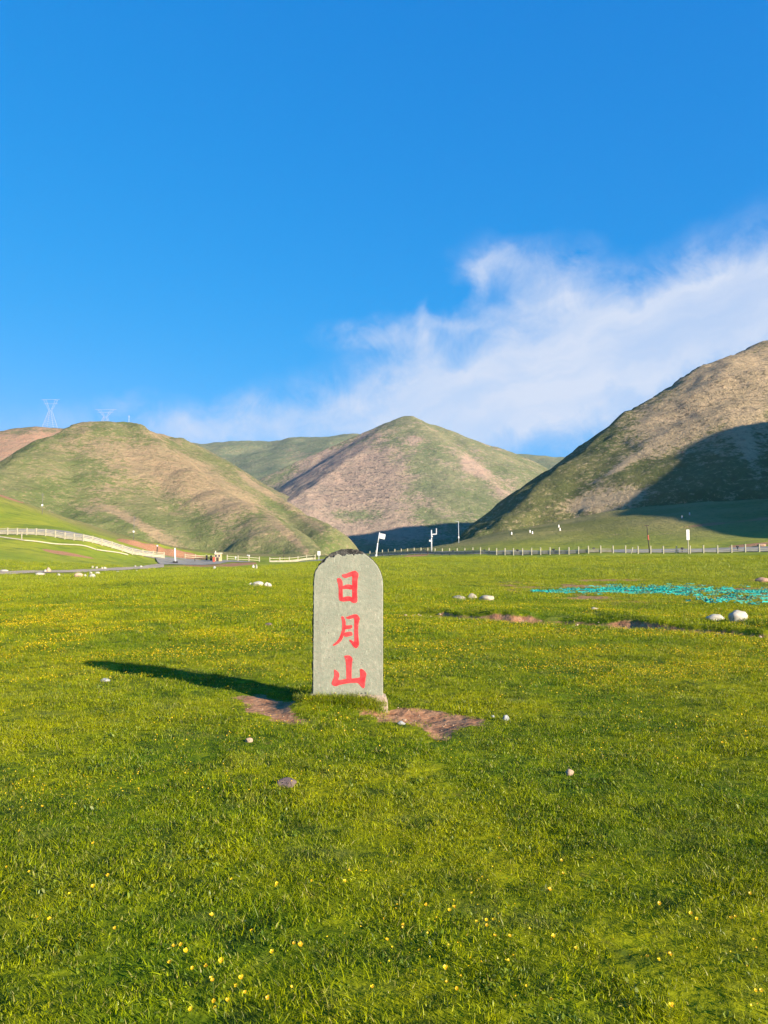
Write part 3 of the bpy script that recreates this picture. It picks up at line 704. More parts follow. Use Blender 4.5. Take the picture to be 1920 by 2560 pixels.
CH = {
 'character_sun': (820, 1415, 16.59, [
    [(385, 520), (440, 500), (530, 530), (585, 620), (605, 750), (595, 860), (595, 1010), (605, 1150), (605, 1280), (640, 1400), (640, 1465), (520, 1450), (465, 1400), (450, 1220), (455, 980), (440, 800), (400, 660), (380, 590)],
    [(570, 395), (610, 350), (750, 335), (900, 265), (1050, 215), (1130, 200), (1210, 260), (1255, 320), (1250, 430), (1210, 600), (1210, 820), (1195, 1050), (1200, 1250), (1215, 1440), (1180, 1510), (1080, 1535), (1000, 1505), (930, 1440), (915, 1390), (960, 1330), (1020, 1280), (1015, 1100), (1010, 960), (1015, 800), (1015, 600), (1025, 440), (1000, 410), (830, 460), (730, 495), (640, 470)],
    [(560, 860), (680, 815), (780, 775), (890, 775), (1060, 820), (1060, 960), (960, 970), (860, 945), (720, 940), (560, 960)],
    [(560, 1300), (640, 1310), (780, 1265), (900, 1265), (1060, 1330), (1060, 1440), (900, 1440), (760, 1450), (620, 1468), (540, 1440)]]),
 'character_moon': (820, 1525, 16.59, [
    [(545, 270), (640, 275), (690, 380), (725, 500), (725, 620), (725, 780), (690, 900), (650, 1050), (600, 1170), (540, 1280), (430, 1380), (320, 1440), (230, 1480), (195, 1460), (260, 1400), (350, 1330), (430, 1240), (500, 1110), (560, 940), (595, 780), (600, 620), (590, 450)],
    [(735, 300), (830, 280), (950, 230), (1070, 190), (1190, 185), (1260, 250), (1320, 370), (1280, 470), (1245, 620), (1240, 850), (1245, 1050), (1260, 1220), (1285, 1400), (1260, 1490), (1190, 1580), (1120, 1570), (1050, 1500), (990, 1400), (900, 1280), (890, 1225), (960, 1255), (1050, 1310), (1095, 1320), (1100, 1150), (1095, 900), (1100, 700), (1105, 500), (1095, 340), (1050, 325), (930, 365), (810, 365)],
    [(690, 640), (780, 650), (880, 640), (1000, 630), (1000, 720), (940, 775), (820, 780), (690, 785)],
    [(650, 1000), (730, 930), (850, 910), (970, 910), (1005, 960), (1015, 1050), (900, 1070), (780, 1105), (710, 1100)]]),
 'character_mountain': (820, 1630, 15.08, [
    [(605, 150), (700, 140), (800, 135), (880, 190), (920, 260), (900, 380), (885, 560), (880, 760), (880, 1000), (890, 1100), (720, 1120), (705, 980), (700, 760), (690, 540), (675, 350), (660, 260)],
    [(230, 670), (300, 690), (380, 760), (415, 830), (410, 940), (375, 1030), (400, 1070), (540, 1050), (720, 1010), (890, 1010), (1060, 990), (1215, 970), (1225, 860), (1215, 740), (1200, 660), (1260, 640), (1340, 680), (1410, 760), (1440, 850), (1410, 970), (1395, 1100), (1385, 1240), (1370, 1340), (1330, 1360), (1270, 1320), (1200, 1230), (1130, 1150), (960, 1155), (780, 1165), (620, 1190), (450, 1225), (340, 1270), (260, 1285), (170, 1240), (140, 1170), (180, 1080), (230, 960), (250, 850), (240, 760)]]),
}
for nm, (u0, v0, sc_, strokes) in CH.items():
    ch = None
    for k, st in enumerate(strokes):
        o = [L(u0 + a / sc_, v0 + b / sc_, STELE_Y - .012) for a, b in st]
        area = sum(o[i][0] * o[(i + 1) % len(o)][1] - o[(i + 1) % len(o)][0] * o[i][1] for i in range(len(o)))
        if area < 0: o.reverse()
        # two rounds of corner cutting: brush-soft outlines
        for _ in range(2):
            q = []
            for i in range(len(o)):
                a, b = o[i], o[(i + 1) % len(o)]
                q += [(a[0] * .78 + b[0] * .22, a[1] * .78 + b[1] * .22), (a[0] * .22 + b[0] * .78, a[1] * .22 + b[1] * .78)]
            o = q
        if ch is None:
            ch = empty(nm, (0, 0, 0)); ch.parent = stele
        slab('stroke_edge_shade', grow(o, .0022), -0.0134 - 0.0003 * k, -0.010, M_EDGE_SHADE, ch)
        slab('stroke', o, -0.0150 - 0.0006 * k, -0.010, M_RED, ch)
# mortar footing: shows at the left ledge and down the right-hand corner
fo = [(971, 1790), (969.5, 1760), (963.5, 1742), (958.6, 1741), (957.6, 1738), (935, 1737), (900, 1735), (860, 1737), (820, 1736), (786, 1733.5), (777, 1735), (773, 1741), (770, 1790)]
slab('mortar_footing', ragged([L(*p) for p in fo[:4]], .001, .03, 5)[:-1] + ragged([L(*p) for p in fo[3:]], .003, .02, 6), -0.034, 0.165, M_MORTAR, stele, 0.012)
for (u, v, w_, h_) in ((914, 1732.5, 4.0, 2.6), (904, 1733.5, 5.0, 1.4)):  # no recess cut: black blocks stand in for the shade in two chips
    p = P(u, v, STELE_Y - .0124); MB().box((p.x - SX, -.0105, p.z), (w_ / F * 8, .006, h_ / F * 8)).obj('chip_shade', M_BLACK, stele)

# ------------------------------------------------------------------ stones
def rock_mesh(name, seed, sub=3, rough=.22, box=0.0):
    bm = bmesh.new(); bmesh.ops.create_icosphere(bm, subdivisions=sub, radius=1.0)
    rg = np.random.default_rng(seed); dirs = rg.normal(size=(7, 3)); dirs /= np.linalg.norm(dirs, axis=1)[:, None]; offs = rg.uniform(.62, .95, 7)
    for v in bm.verts:
        n = v.co.normalized(); co = n.copy()
        for dv, of in zip(dirs, offs):       # flat broken facets
            d = co.dot(Vector(dv))
            if d > of: co -= Vector(dv) * (d - of) * .85
        s = 1 + rough * .5 * (math.sin(n.x * 3.1 + seed) * math.cos(n.y * 2.7 + seed * 2) + .5 * math.sin(n.z * 5 + n.x * 4 + seed)) + rough * .12 * math.sin(n.x * 13 + n.y * 11 + seed * 3)
        v.co = co * s
    me = bpy.data.meshes.new(name); bm.to_mesh(me); bm.free()
    me.polygons.foreach_set('use_smooth', [True] * len(me.polygons))
    return me
BOULDERS = 0
def stone(name, u, v, w_px, h_px, mat, label, category='boulder', group=None, seed=1, rz=0.0, sink=.25, depth=.8, tilt=0.0, rough=.22, dmax=200):
    p = G(u, v, dmax=dmax); k = p.y / F
    sx, sz = w_px * k / 2, h_px * k / (2 - 2 * sink) if sink < 1 else h_px * k
    me = rock_mesh(name, seed, 3, rough); me.materials.append(mat)
    o = link(name, me); o.location = (p.x, p.y, p.z + sz * (1 - 2 * sink)); o.scale = (sx, sx * depth, sz); o.rotation_euler = (0, tilt, rz)
    tag(o, label, category, group); return o
GB = 'pale boulders lying in the meadow'
stone('boulder', 1148, 1500, 36, 11, M_STONE, 'low flat pale boulder, leftmost of the row of three right of the stele', 'boulder', GB, 3, 0, .3, .8)
stone('boulder', 1181, 1501, 26, 17, M_STONE, 'upright pale boulder in the middle of the row of three right of the stele', 'boulder', GB, 5, .4, .25)
stone('boulder', 1216, 1502, 38, 16, M_STONE, 'broad rounded pale boulder, rightmost of the row of three right of the stele', 'boulder', GB, 8, .2, .25)
stone('boulder', 1793, 1551, 54, 16, M_STONE_WHITE, 'long low slab-like white boulder beside the big round one at the right edge', 'boulder', GB, 12, .1, .3, .55, .06)
stone('boulder', 1845, 1554, 48, 28, M_STONE_WHITE, 'big round white boulder at the right end of the meadow', 'boulder', GB, 15, .5, .25)
stone('boulder', 1486, 1525, 24, 7, M_STONE, 'small pale rock half sunk in the turf in front of the turquoise strips', 'boulder', GB, 17, .5, .3)
stone('boulder', 645, 1465, 26, 12, M_STONE_WHITE, 'rounded white boulder left of the stele, beside a split one', 'boulder', GB, 21, .3, .25)
stone('boulder', 627, 1464, 14, 7, M_STONE_WHITE, 'small white rock tucked against the left side of the rounded white boulder', 'boulder', GB, 22, .9, .3)
stone('boulder', 665, 1467, 10, 12, M_STONE_WHITE, 'narrow upright half of a split white rock left of the stele', 'boulder', GB, 23, .2, .25, .6, .5)
stone('boulder', 674, 1468, 11, 12, M_STONE_WHITE, 'leaning half of a split white rock nearest the stele on its left', 'boulder', GB, 24, .5, .25, .6, -.5)
LS = [(10, 1429, 20, 5, 'flat pale rock at the left end of the path'), (100, 1438, 24, 6, 'flat pale boulder below the path, left of the others there'), (121, 1430, 15, 10, 'white boulder with a dark side standing on the path edge'), (113, 1430, 10, 6, 'small grey rock leaning on the left of the white boulder at the path edge'),
      (146, 1440, 10, 6, 'small round white rock alone below the path'), (157, 1441, 7, 3, 'tiny flat white rock right of the lone round rock'), (197, 1444, 22, 11, 'large tan boulder, leftmost of the cluster below the path'), (213, 1443.5, 9, 7, 'small white rock between two large boulders below the path'),
      (230, 1446, 19, 10, 'large white boulder, right of the cluster below the path'), (227, 1435, 9, 5, 'small pale rock just above the large white boulder'), (243, 1434.5, 14, 5, 'flat pale rock at the lower edge of the path'), (231, 1420, 7, 5, 'white stone above the path, first of four'),
      (241, 1420.5, 8, 5, 'white stone above the path, second of four'), (255, 1422, 6, 4, 'white stone above the path, third of four'), (262, 1422, 8, 5, 'white stone above the path, rightmost of four'), (294, 1431, 12, 3, 'thin flat pale rock below the bend of the path'),
      (338, 1416.5, 6, 3, 'small white stone on the upper path edge before the junction'), (352, 1418, 9, 4, 'white stone on the upper path edge nearest the junction'), (341, 1428, 7, 3, 'small pale stone below the path before the junction'),
      (536, 1422, 7, 6, 'dark-sided stone below the ochre booth'), (633, 1423, 8, 10, 'slanting white stone at the left of the culvert mouth'), (641, 1423, 8, 10, 'slanting white stone at the right of the culvert mouth')]
for i, (u, v, w_, h_, lab) in enumerate(LS):
    stone('boulder', u, v, w_ * 1.05, h_ * 1.1, M_STONE_TAN if 'tan' in lab else (M_STONE_GREY if 'dark' in lab and 'path' not in lab else M_STONE_WHITE), lab, 'boulder', 'pale rocks along the path', 40 + i, i * .7, .28, .8)
stone('boulder', 1903, 1366, 24, 7, M_RED_EARTH, 'reddish rock beside the road at the right edge', 'boulder', 'reddish rocks at the right edge', 71, .4, .3)
stone('boulder', 1905, 1455, 40, 11, M_RED_EARTH, 'reddish lump of earth at the right end of the turquoise strips', 'boulder', 'reddish rocks at the right edge', 72, .8, .3)
stone('stone', 1265, 1802, 18, 15, M_STONE_GREY, 'pale grey stone lying right of the bare soil', 'stone', None, 81, .3, .25)
stone('stone', 1232, 1793, 10, 5, M_STONE_GREY, 'small grey stone left of the pale stone at the end of the bare soil', 'stone', None, 82, .3, .3)
stone('stone', 622, 1855, 20, 11, M_STONE_TAN, 'tan stone in the grass below the left bare patch', 'stone', None, 83, .3, .3)
stone('stone', 716, 1966, 50, 20, M_STONE_PURPLE, 'flat purplish brown stone sunk in the turf in front of the stele', 'stone', None, 84, .2, .3)
stone('stone', 1424, 1937, 24, 14, M_STONE_TAN, 'tan stone lying alone in the grass at the lower right', 'stone', None, 85, .6, .3)
stone('stone', 1003, 1811, 22, 8, M_STONE_GREY, 'flat grey stone on the bare soil below the stele', 'stone', None, 86, .2, .25)
stone('stone', 1012, 1801, 12, 4, M_STONE_TAN, 'small flat tan stone on the bare soil behind the grey one', 'stone', None, 87, .5, .25)
stone('stone', 263, 1703, 24, 9, M_STONE_GREY, 'low grey stone in the grass below the long shadow', 'stone', None, 88, .5, .35)
stone('stone', 672, 1564, 18, 8, M_STONE_PURPLE, 'dark brown clod in the grass left of the stele', 'stone', None, 89, .5, .35)
# pebbles in the bare soil and along the eroded edge
def pebbles():
    V, Fc = [], []
    me0 = rock_mesh('pebble_source', 5, 1, .2); v0 = np.array([v.co for v in me0.vertices]); f0 = np.array([p.vertices[:] for p in me0.polygons]); bpy.data.meshes.remove(me0)
    pts = []
    for k in range(170):
        poly = DIRT_R if k % 3 else DIRT_L
        xs = [p[0] for p in poly]; ys = [p[1] for p in poly]
        x, y = random.uniform(min(xs), max(xs)), random.uniform(min(ys), max(ys))
        if poly_sdf(np.array([x]), np.array([y]), poly)[0] < .02: pts.append((x, y, random.choice((.003, .004, .005, .007, .012))))
    for k in range(150):
        x = random.uniform(BANK[0][0], 9.0); y = float(bank_line(x)) + .35 * float(fbm(np.array([x * .9]), np.array([3.3]), 3)[0]) - .25 + random.gauss(0, .14); pts.append((x, y, random.choice((.02, .03, .04, .06))))
    P_ = np.array(pts); Z = ground_z(P_[:, 0], P_[:, 1])
    for i, (x, y, r) in enumerate(pts):
        a = random.uniform(0, 6.28); c, s = math.cos(a), math.sin(a)
        v = v0 * np.array([r, r * random.uniform(.6, 1), r * random.uniform(.35, .7)]); v = np.stack([v[:, 0] * c - v[:, 1] * s, v[:, 0] * s + v[:, 1] * c, v[:, 2]], 1) + [x, y, Z[i]]
        Fc.append(f0 + len(v0) * i); V.append(v)
    me = mesh_np('pebbles', np.concatenate(V), np.concatenate(Fc), M_STONE_TAN)
    link('pebbles', me, kind='stuff')
pebbles()

# ------------------------------------------------------------------ road, path, kerb
def strip(name, pts, mat, lift=.05, n=8, kind='structure', cross=3):
    """pts: (left xy, right xy) pairs; a sheet draped on the ground"""
    rows = []
    for (a0, b0), (a1, b1) in zip(pts[:-1], pts[1:]):
        for i in range(n):
            t = i / n; rows.append((a0[0] + (a1[0] - a0[0]) * t, a0[1] + (a1[1] - a0[1]) * t, b0[0] + (b1[0] - b0[0]) * t, b0[1] + (b1[1] - b0[1]) * t))
    rows.append((*pts[-1][0], *pts[-1][1]))
    V = []
    for (ax, ay, bx, by) in rows:
        for j in range(cross + 1):
            s = j / cross; V.append((ax + (bx - ax) * s, ay + (by - ay) * s))
    V = np.array(V); Z = ground_z(V[:, 0], V[:, 1]) + lift
    m = cross + 1; Fq = []
    for i in range(len(rows) - 1):
        for j in range(cross): Fq.append((i * m + j, i * m + j + 1, (i + 1) * m + j + 1, (i + 1) * m + j))
    me = mesh_np(name, np.column_stack([V, Z]), np.array(Fq), mat)
    if me.polygons[0].normal.z < 0: me.flip_normals()
    return link(name, me, kind=kind)
def gxy(u, v, **k): p = G(u, v, **k); return (p.x, p.y)
path_c = [(-40, 1432.5), (60, 1431), (150, 1429.5), (230, 1427), (300, 1423), (360, 1419), (410, 1414)]
strip('path', [(gxy(u, v - h), gxy(u, v + h)) for (u, v), h in zip(path_c, (3.5, 3.5, 3, 3, 3.5, 3.5, 5))], M_PATH, .05)
def xyd(u, d): return ((u - 960) / F * d * 1.0035, d)
strip('road', [(xyd(385, 131), xyd(405, 108)), (xyd(450, 133), xyd(450, 111)), (xyd(520, 135), xyd(520, 117)), (xyd(575, 138), xyd(570, 126)), (xyd(700, 143), xyd(698, 135)), (xyd(800, 150), xyd(800, 142)), (xyd(915, 158), xyd(912, 151)), (xyd(1085, 143), xyd(1082, 136)), (xyd(1240, 134), xyd(1238, 127)), (xyd(1400, 128), xyd(1400, 121)), (xyd(1600, 123), xyd(1600, 116)), (xyd(1800, 119), xyd(1800, 112)), (xyd(2050, 113), xyd(2050, 106))], M_ROAD, .06)
strip('road', [(xyd(-60, 121), xyd(-60, 115)), (xyd(22, 121), xyd(22, 115)), (xyd(120, 121), xyd(120, 115)), (xyd(220, 121), xyd(220, 115)), (xyd(300, 125), xyd(300, 119)), (xyd(385, 131), xyd(395, 122))], M_ROAD, .055)
kp = [(-30, 1340), (0, 1344), (60, 1353), (140, 1362), (240, 1376), (330, 1391)]
kp = [G(u, v, dmax=130) for u, v in kp]
kp2 = []
for a, b in zip(kp[:-1], kp[1:]):
    for i in range(8):
        q = a.lerp(b, i / 8); q.z = gz(q.x, q.y); kp2.append(q)
def rail_strip(pts, w_, h_):
    mb = MB()
    for a, b in zip(pts[:-1], pts[1:]): mb.bar(a + Vector((0, 0, h_ / 2)), b + Vector((0, 0, h_ / 2)), w_, h_)
    return mb
rail_strip([p + Vector((0, 0, .06)) for p in kp2], .25, .16).obj('drain_kerb', M_POST, None, kind='structure')

# ------------------------------------------------------------------ fences
POST_ME = {}
def post_mesh(h, w_):
    k = (round(h, 2), w_)
    if k not in POST_ME:
        mb = MB(); mb.box((0, 0, h / 2 - .15), (w_, w_, h + .3), 0, .02); mb.box((0, 0, h + .02), (w_ * 1.25, w_ * 1.25, .06), 0, .015)
        POST_ME[k] = mb.mesh('post', M_POST)
    return POST_ME[k]
def fence(name, label, posts, h, rails, panel=None, w_=.2, group=None):
    """posts: list of (u, depth); rails: heights as fractions; panel: (from, to) fraction, per-span scale"""
    base = [Vector((*xyd(u, d), 0)) for u, d in posts]
    for b in base: b.z = gz(b.x, b.y)
    root = empty(name, base[0]); tag(root, label, 'fence', group)
    for b in base:
        link('post', post_mesh(h, w_), root).location = b - base[0]
    for (a, b) in zip(base[:-1], base[1:]):
        a = a - base[0]; b = b - base[0]
        for rz_ in rails:
            MB().bar(a + Vector((0, 0, h * rz_)), b + Vector((0, 0, h * rz_)), .05, .085).obj('rail', M_POST, root)
        if panel:
            t = (a - Vector((0, 0, 0))).length
            mid = (a + b) / 2; L_ = (b - a).length - w_
            zc = h * (panel[0] + panel[1]) / 2; hh = h * (panel[1] - panel[0])
            d = (b - a).normalized()
            MB().bar(mid - d * L_ / 2 + Vector((0, 0, zc)), mid + d * L_ / 2 + Vector((0, 0, zc)), .09, hh).obj('panel', M_PANEL, root)
    return root
fl = [(-26, 114), (-2, 114), (22, 114), (46, 114), (70, 114), (93.5, 114), (117, 114), (141, 114), (165, 114), (188, 114), (211, 114), (234, 115), (258, 116), (283, 117), (309, 118), (334, 119), (360, 121), (386, 123), (413, 125)]
fence('roadside_fence', 'cream post and rail fence running down the green bank on the left', fl, .98, (.90, .66), (.08, .52), .17, 'roadside fences')
fence('roadside_fence', 'short cream fence along the road right of the ochre booth', [(570, 137), (597, 137.5), (624, 138), (650, 139)], .95, (.78, .35), None, .17, 'roadside fences')
fence('roadside_fence', 'cream fence with low panels behind the left side of the stele', [(676, 141), (701, 142), (724.5, 144), (746, 147), (767.5, 151), (789, 155)], .98, (.84,), (.05, .45), .17, 'roadside fences')
fence('roadside_fence', 'faint cream fence across the far side of the road junction', [(465, 137), (491, 138), (518, 139), (541, 140)], .85, (.8, .4), None, .12, 'roadside fences')
fu = [(925, 150), (940, 148.5), (956, 147), (971, 145.5), (987, 144), (1003, 142.5), (1018.5, 141), (1035, 139.5), (1052, 138), (1069, 136.5), (1087, 135), (1105, 133.7), (1123, 132.4), (1142, 131.2), (1161, 130), (1181, 128.9), (1200, 127.9), (1221, 127), (1240, 126), (1261, 125.2), (1282, 124.4), (1304.5, 123.6), (1327, 122.8), (1349.5, 122), (1373, 121.2), (1396, 120.3), (1420, 119.4), (1444, 118.6), (1468.5, 117.8), (1499, 117.1), (1530, 116.4)]
fence('roadside_fence', 'long row of cream fence posts with low panels along the road right of the stele', fu, 1.08, (.60,), (.14, .50), .17, 'roadside fences')
fu2 = [(1561, 115.9), (1592, 115.2), (1623.5, 114.5), (1655, 113.8), (1688, 113.1), (1721.5, 112.4), (1755, 111.8), (1790, 111.2), (1825, 110.6), (1859, 110), (1894, 109.4), (1930, 108.8)]
fence('roadside_fence', 'cream fence posts with thin low rails along the road at the far right', fu2, 1.08, (.40, .18), None, .16, 'roadside fences')

# ------------------------------------------------------------------ poles, signs, markers
def on_ground(u, d):
    x, y = xyd(u, d); return Vector((x, y, gz(x, y)))
def up_to(u, v, d): p = P(u, v, d); return p
def at_top(base, u, v):
    return P(u, v, base.y)
def sign_flag():
    b = on_ground(940, 147); t = at_top(b, 949, 1331)
    r = empty('leaning_sign', b); tag(r, 'white leaning pole carrying a tilted white notice board, right of the stele', 'sign')
    d = t - b
    MB().bar((0, 0, -.3), d * .55 + Vector((-.06, 0, 0)), .26, n=8, w2=.22).bar(d * .55 + Vector((-.06, 0, 0)), d, .22, n=8, w2=.16).obj('pole', M_WHITE, r, True)
    MB().bar((0, 0, -.1), (0.02, 0, .35), .42, n=8).obj('pole_foot', M_WHITE, r)
    c = at_top(b, 956, 1341) - b; ang = R(-12)
    bd = empty('board', c); bd.parent = r; bd.rotation_euler = (0, -ang, 0)
    MB().box((0, -.05, 0), (1.05, .08, .98), 0, .02).obj('plate', M_WHITE, bd)
    m = MB()
    for k, w_ in enumerate((.72, .62, .74, .5)): m.box((-.04, -.094, .26 - .17 * k), (w_, .01, .05))
    m.obj('printed_line', M_PRINT, bd)
sign_flag()
def camera_pole():
    b = on_ground(1078, 139); t = at_top(b, 1078, 1325)
    r = empty('camera_pole', b); tag(r, 'pale steel pole with a side arm behind the fence right of the stele', 'pole')
    h = (t - b).z
    MB().bar((0, 0, -.3), (0, 0, h), .30, n=8, w2=.22).obj('pole', M_STEEL, r, True)
    ar = MB(); e = at_top(b, 1091, 1335) - b; st = at_top(b, 1079, 1336) - b; tp = at_top(b, 1091, 1321) - b
    ar.bar(st, e, .2).bar(e - Vector((0, 0, .1)), tp, .17); ar.obj('arm', M_STEEL, r)
    q = at_top(b, 1076.5, 1352) - b; MB().box(q + Vector((-.1, -.12, 0)), (.42, .3, .34), 0, .05).obj('equipment_box', M_WHITE, r)
    q = at_top(b, 1079.5, 1341) - b; MB().box(q + Vector((0, -.2, 0)), (.28, .2, .3), 0, .04).obj('camera_head', M_WHITE, r)
camera_pole()
def tall_board():
    b = on_ground(1717, 112); r = empty('roadside_sign', b); tag(r, 'tall narrow cream board on a post beside the road at the far right', 'sign')
    t = at_top(b, 1717, 1324) - b; lo = at_top(b, 1717, 1350) - b
    MB().bar((0, 0, -.3), (0, 0, lo.z), .16, n=8).obj('post', M_POST, r)
    MB().box((0, 0, (t.z + lo.z) / 2), (.46, .07, t.z - lo.z), 0, .02).obj('board', M_WHITE, r)
    m = MB()
    for k in range(7): m.box((0.0, -.041, lo.z + .2 + k * (t.z - lo.z - .35) / 6.5), (.09, .01, .10))
    m.obj('lettering', M_PRINT, r)
tall_board()
def thin_pole(name, u, vtop, d, label, mat, w_=.12, box=None, arm=None, band=None, lamp=False, utop=None, cat='pole', foot=None):
    b = on_ground(u, d); r = empty(name, b); tag(r, label, cat, 'poles along the valley' if cat == 'pole' else None)
    t = at_top(b, utop if utop is not None else u, vtop) - b
    MB().bar((0, 0, -.4), t, w_ * 1.2, n=8, w2=w_ * .8).obj('shaft', mat, r, True)
    if box: MB().box(t * box[0] + Vector((0, -.12, 0)), (box[1], .2, box[2]), 0, .03).obj('box', M_WHITE, r)
    if arm: MB().bar(t * arm[0] + Vector((-arm[1] / 2, 0, 0)), t * arm[0] + Vector((arm[1] / 2, 0, 0)), .1).obj('crossarm', mat, r)
    if band: MB().bar(t * band[0], t * band[1], w_ * 1.5, n=8).obj('painted_band', M_REDPAINT, r)
    if lamp:
        MB().bar(t, t + Vector((-.5, 0, .12)), .07).obj('arm', mat, r)
        MB().box(t + Vector((-.7, 0, .1)), (.5, .18, .08), 0, .02).obj('lamp_head', M_GREYPAINT, r)
    if foot: MB().box((0, 0, .1), foot, 0, .03).obj('foot', M_BLACK, r)
    return r
thin_pole('leaning_post', 441, 1370, 118, 'thick white leaning post at the road junction on the left', M_WHITE, .26, utop=437, cat='post', foot=(.7, .5, .5))
thin_pole('pole', 394, 1361, 124, 'dark weathered pole with a pale top left of the white leaning post', M_DARK, .2, box=(.9, .2, .25))
thin_pole('utility_pole', 107, 1232, 160, 'slim utility pole with a white box on the left hillside', M_GREYPOLE, .11, box=(.42, .34, .4), arm=(.9, .7))
thin_pole('utility_pole', 336, 1288, 150, 'slim dark utility pole in the middle of the left hillside', M_GREYPOLE, .11, box=(.34, .3, .36), arm=(.92, .7))
thin_pole('lamp_post', 1146, 1304, 185, 'thin grey lamp post standing in the valley shade right of the stele', M_STEEL, .16, box=(.3, .3, .5), lamp=True, cat='lamp post')
thin_pole('utility_pole', 1621, 1312, 117, 'dark pole with a red band and crossarm behind the right fence', M_DARK, .14, band=(.45, .62), arm=(.97, .7), utop=1617)
thin_pole('leaning_stake', 1573, 1368, 115, 'short cream stake leaning over between fence posts at the right', M_POST, .15, utop=1582, cat='stake')
thin_pole('utility_pole', 710, 1376, 148, 'thin dark pole behind the fence panels left of the stele', M_DARK, .09, arm=(.96, .5))
thin_pole('post', 27, 1357.5 - 20, 108.5, 'small cream post standing on the drain kerb below the left fence', M_POST, .12, utop=27, cat='post') if False else None
pk = G(54, 1351, dmax=125)
rk = empty('kerb_post', pk); tag(rk, 'small cream post standing on the kerb below the left fence', 'post')
MB().box((0, 0, .5), (.13, .13, 1.05), 0, .02).obj('shaft', M_POST, rk); MB().box((0, 0, 1.04), (.2, .2, .07), 0, .02).obj('cap', M_POST, rk)
def plate_sign(u, vtop, d, w_, h_, label, hood=False):
    b = on_ground(u, d); r = empty('small_sign', b); tag(r, label, 'sign')
    t = at_top(b, u, vtop) - b
    MB().bar((0, 0, -.3), (0, 0, t.z - h_), .12, n=8).obj('post', M_STEEL, r)
    MB().box((0, -.05, t.z - h_ / 2), (w_, .07, h_), 0, .03).obj('plate', M_WHITE, r)
    if hood: MB().box((-.1, -.1, t.z - .02), (w_ * 1.4, .3, .12), 0, .03).obj('hood', M_WHITE, r)
plate_sign(798, 1378, 153, .60, .85, 'small square white sign on a post at the left shoulder of the stele')
plate_sign(624, 1388, 138, .34, .25, 'white T-shaped post with a hooded head beyond the short fence', True)
plate_sign(591, 1391, 150, .28, .32, 'tiny white plate on a stick between the booth and the T-shaped post')
def booth():
    b = on_ground(548, 131); r = empty('guard_booth', b); tag(r, 'small ochre guard booth with a pale flat roof at the road junction', 'booth')
    t = at_top(b, 548, 1384) - b; h = t.z; w_ = 17 / F * 131
    MB().box((0, 0, h / 2 - .1), (w_, w_ * .9, h + .2), .12, .03, .96).obj('wall', M_OCHRE, r)
    MB().box((0, 0, h + .06), (w_ * 1.12, w_ * 1.02, .14), .12, .03).obj('roof', M_ROOF, r)
    MB().box((-w_ * .42, 0, h + .28), (.14, .14, .36), .12, .02).obj('vent_pipe', M_ROOF, r)
    for k, (dx, wz, ww, hh) in enumerate(((-.24, .72, .3, .42), (.22, .72, .26, .42))):
        fr = MB().box((w_ * dx, -w_ * .45 - w_ * dx * -.12 - .0, h * wz), (ww + .1, .06, hh + .1), .12).obj('window', M_ROOF, r)
        MB().box((w_ * dx, -w_ * .45 - w_ * dx * -.12 - .035, h * wz), (ww, .02, hh), .12).obj('pane', M_GLASS, fr)
    MB().box((-w_ * .02, -w_ * .455, h * .27), (.42, .05, h * .50), .12).obj('door', M_DARK, r)
booth()
bar_b = on_ground(537, 128); rb = empty('road_barrier', bar_b); tag(rb, 'low dark barrier pole reaching from the booth across the road', 'barrier')
MB().bar((-.1, 0, .75), (on_ground(490, 128) - bar_b) + Vector((0, 0, .55)), .12).obj('boom', M_DARK, rb); MB().box((0, 0, .4), (.35, .3, .9), 0, .03).obj('stand', M_REDPAINT, rb); MB().box((on_ground(490, 128) - bar_b) + Vector((0, 0, .3)), (.12, .12, .6)).obj('rest', M_DARK, rb)
for i, (u, v) in enumerate([(530, 1393), (519, 1393)]):
    b = on_ground(u, 133); r = empty('bollard', b); tag(r, ('dark round bollard nearest the booth on its left', 'dark round bollard farther left of the booth')[i], 'bollard', 'dark bollards by the booth')
    MB().bar((0, 0, -.1), (0, 0, .75), .34, n=10).obj('shaft', M_BLACK, r); MB().bar((0, 0, .75), (0, 0, .9), .42, n=10, w2=.2).obj('cap', M_BLACK, r)
mk = [(1059, 137.6, 'first'), (1131.5, 131.2, 'second'), (1210, 126.7, 'third'), (1292, 123.2, 'fourth'), (1382, 120.1, 'fifth'), (1482, 116.6, 'sixth'), (1702, 112.2, 'seventh'), (1840, 109.7, 'eighth')]
for u, d, w_ in mk:
    b = on_ground(u, d + 3.2); b.z += .28; r = empty('kerb_marker', b); tag(r, f'dark knob-shaped road marker behind the right fence, {w_} counting from the stele', 'road marker', 'dark road markers')
    MB().bar((0, 0, -.5), (0, 0, .25), .16, n=8).obj('stem', M_BLACK, r); MB().box((0, 0, .34), (.42, .16, .26), 0, .06).obj('head', M_BLACK, r)
wm = [(140, 1212, 200, 'above the utility pole on the left slope'), (255, 1287, 180, 'left of the pale dirt streak on the left slope'), (316, 1294, 195, 'at the pale dirt streak on the left hill'), (433, 1342, 200, 'low on the left hill above the junction'), (325, 1302, 190, 'just below the pale dirt streak on the left hill'),
      (1279, 1337, 180, 'alone at the foot of the right hill'), (1325, 1332, 185, 'left of the close pair below the right hill'), (1331, 1335, 183, 'right of the close pair below the right hill'), (1397, 1319, 190, 'upper one on the pale knoll below the right hill'), (1400, 1327, 186, 'lower one on the pale knoll below the right hill'), (1705, 1296, 200, 'lower of two in the shaded slope at the right'), (1724, 1288, 202, 'upper of two in the shaded slope at the right')]
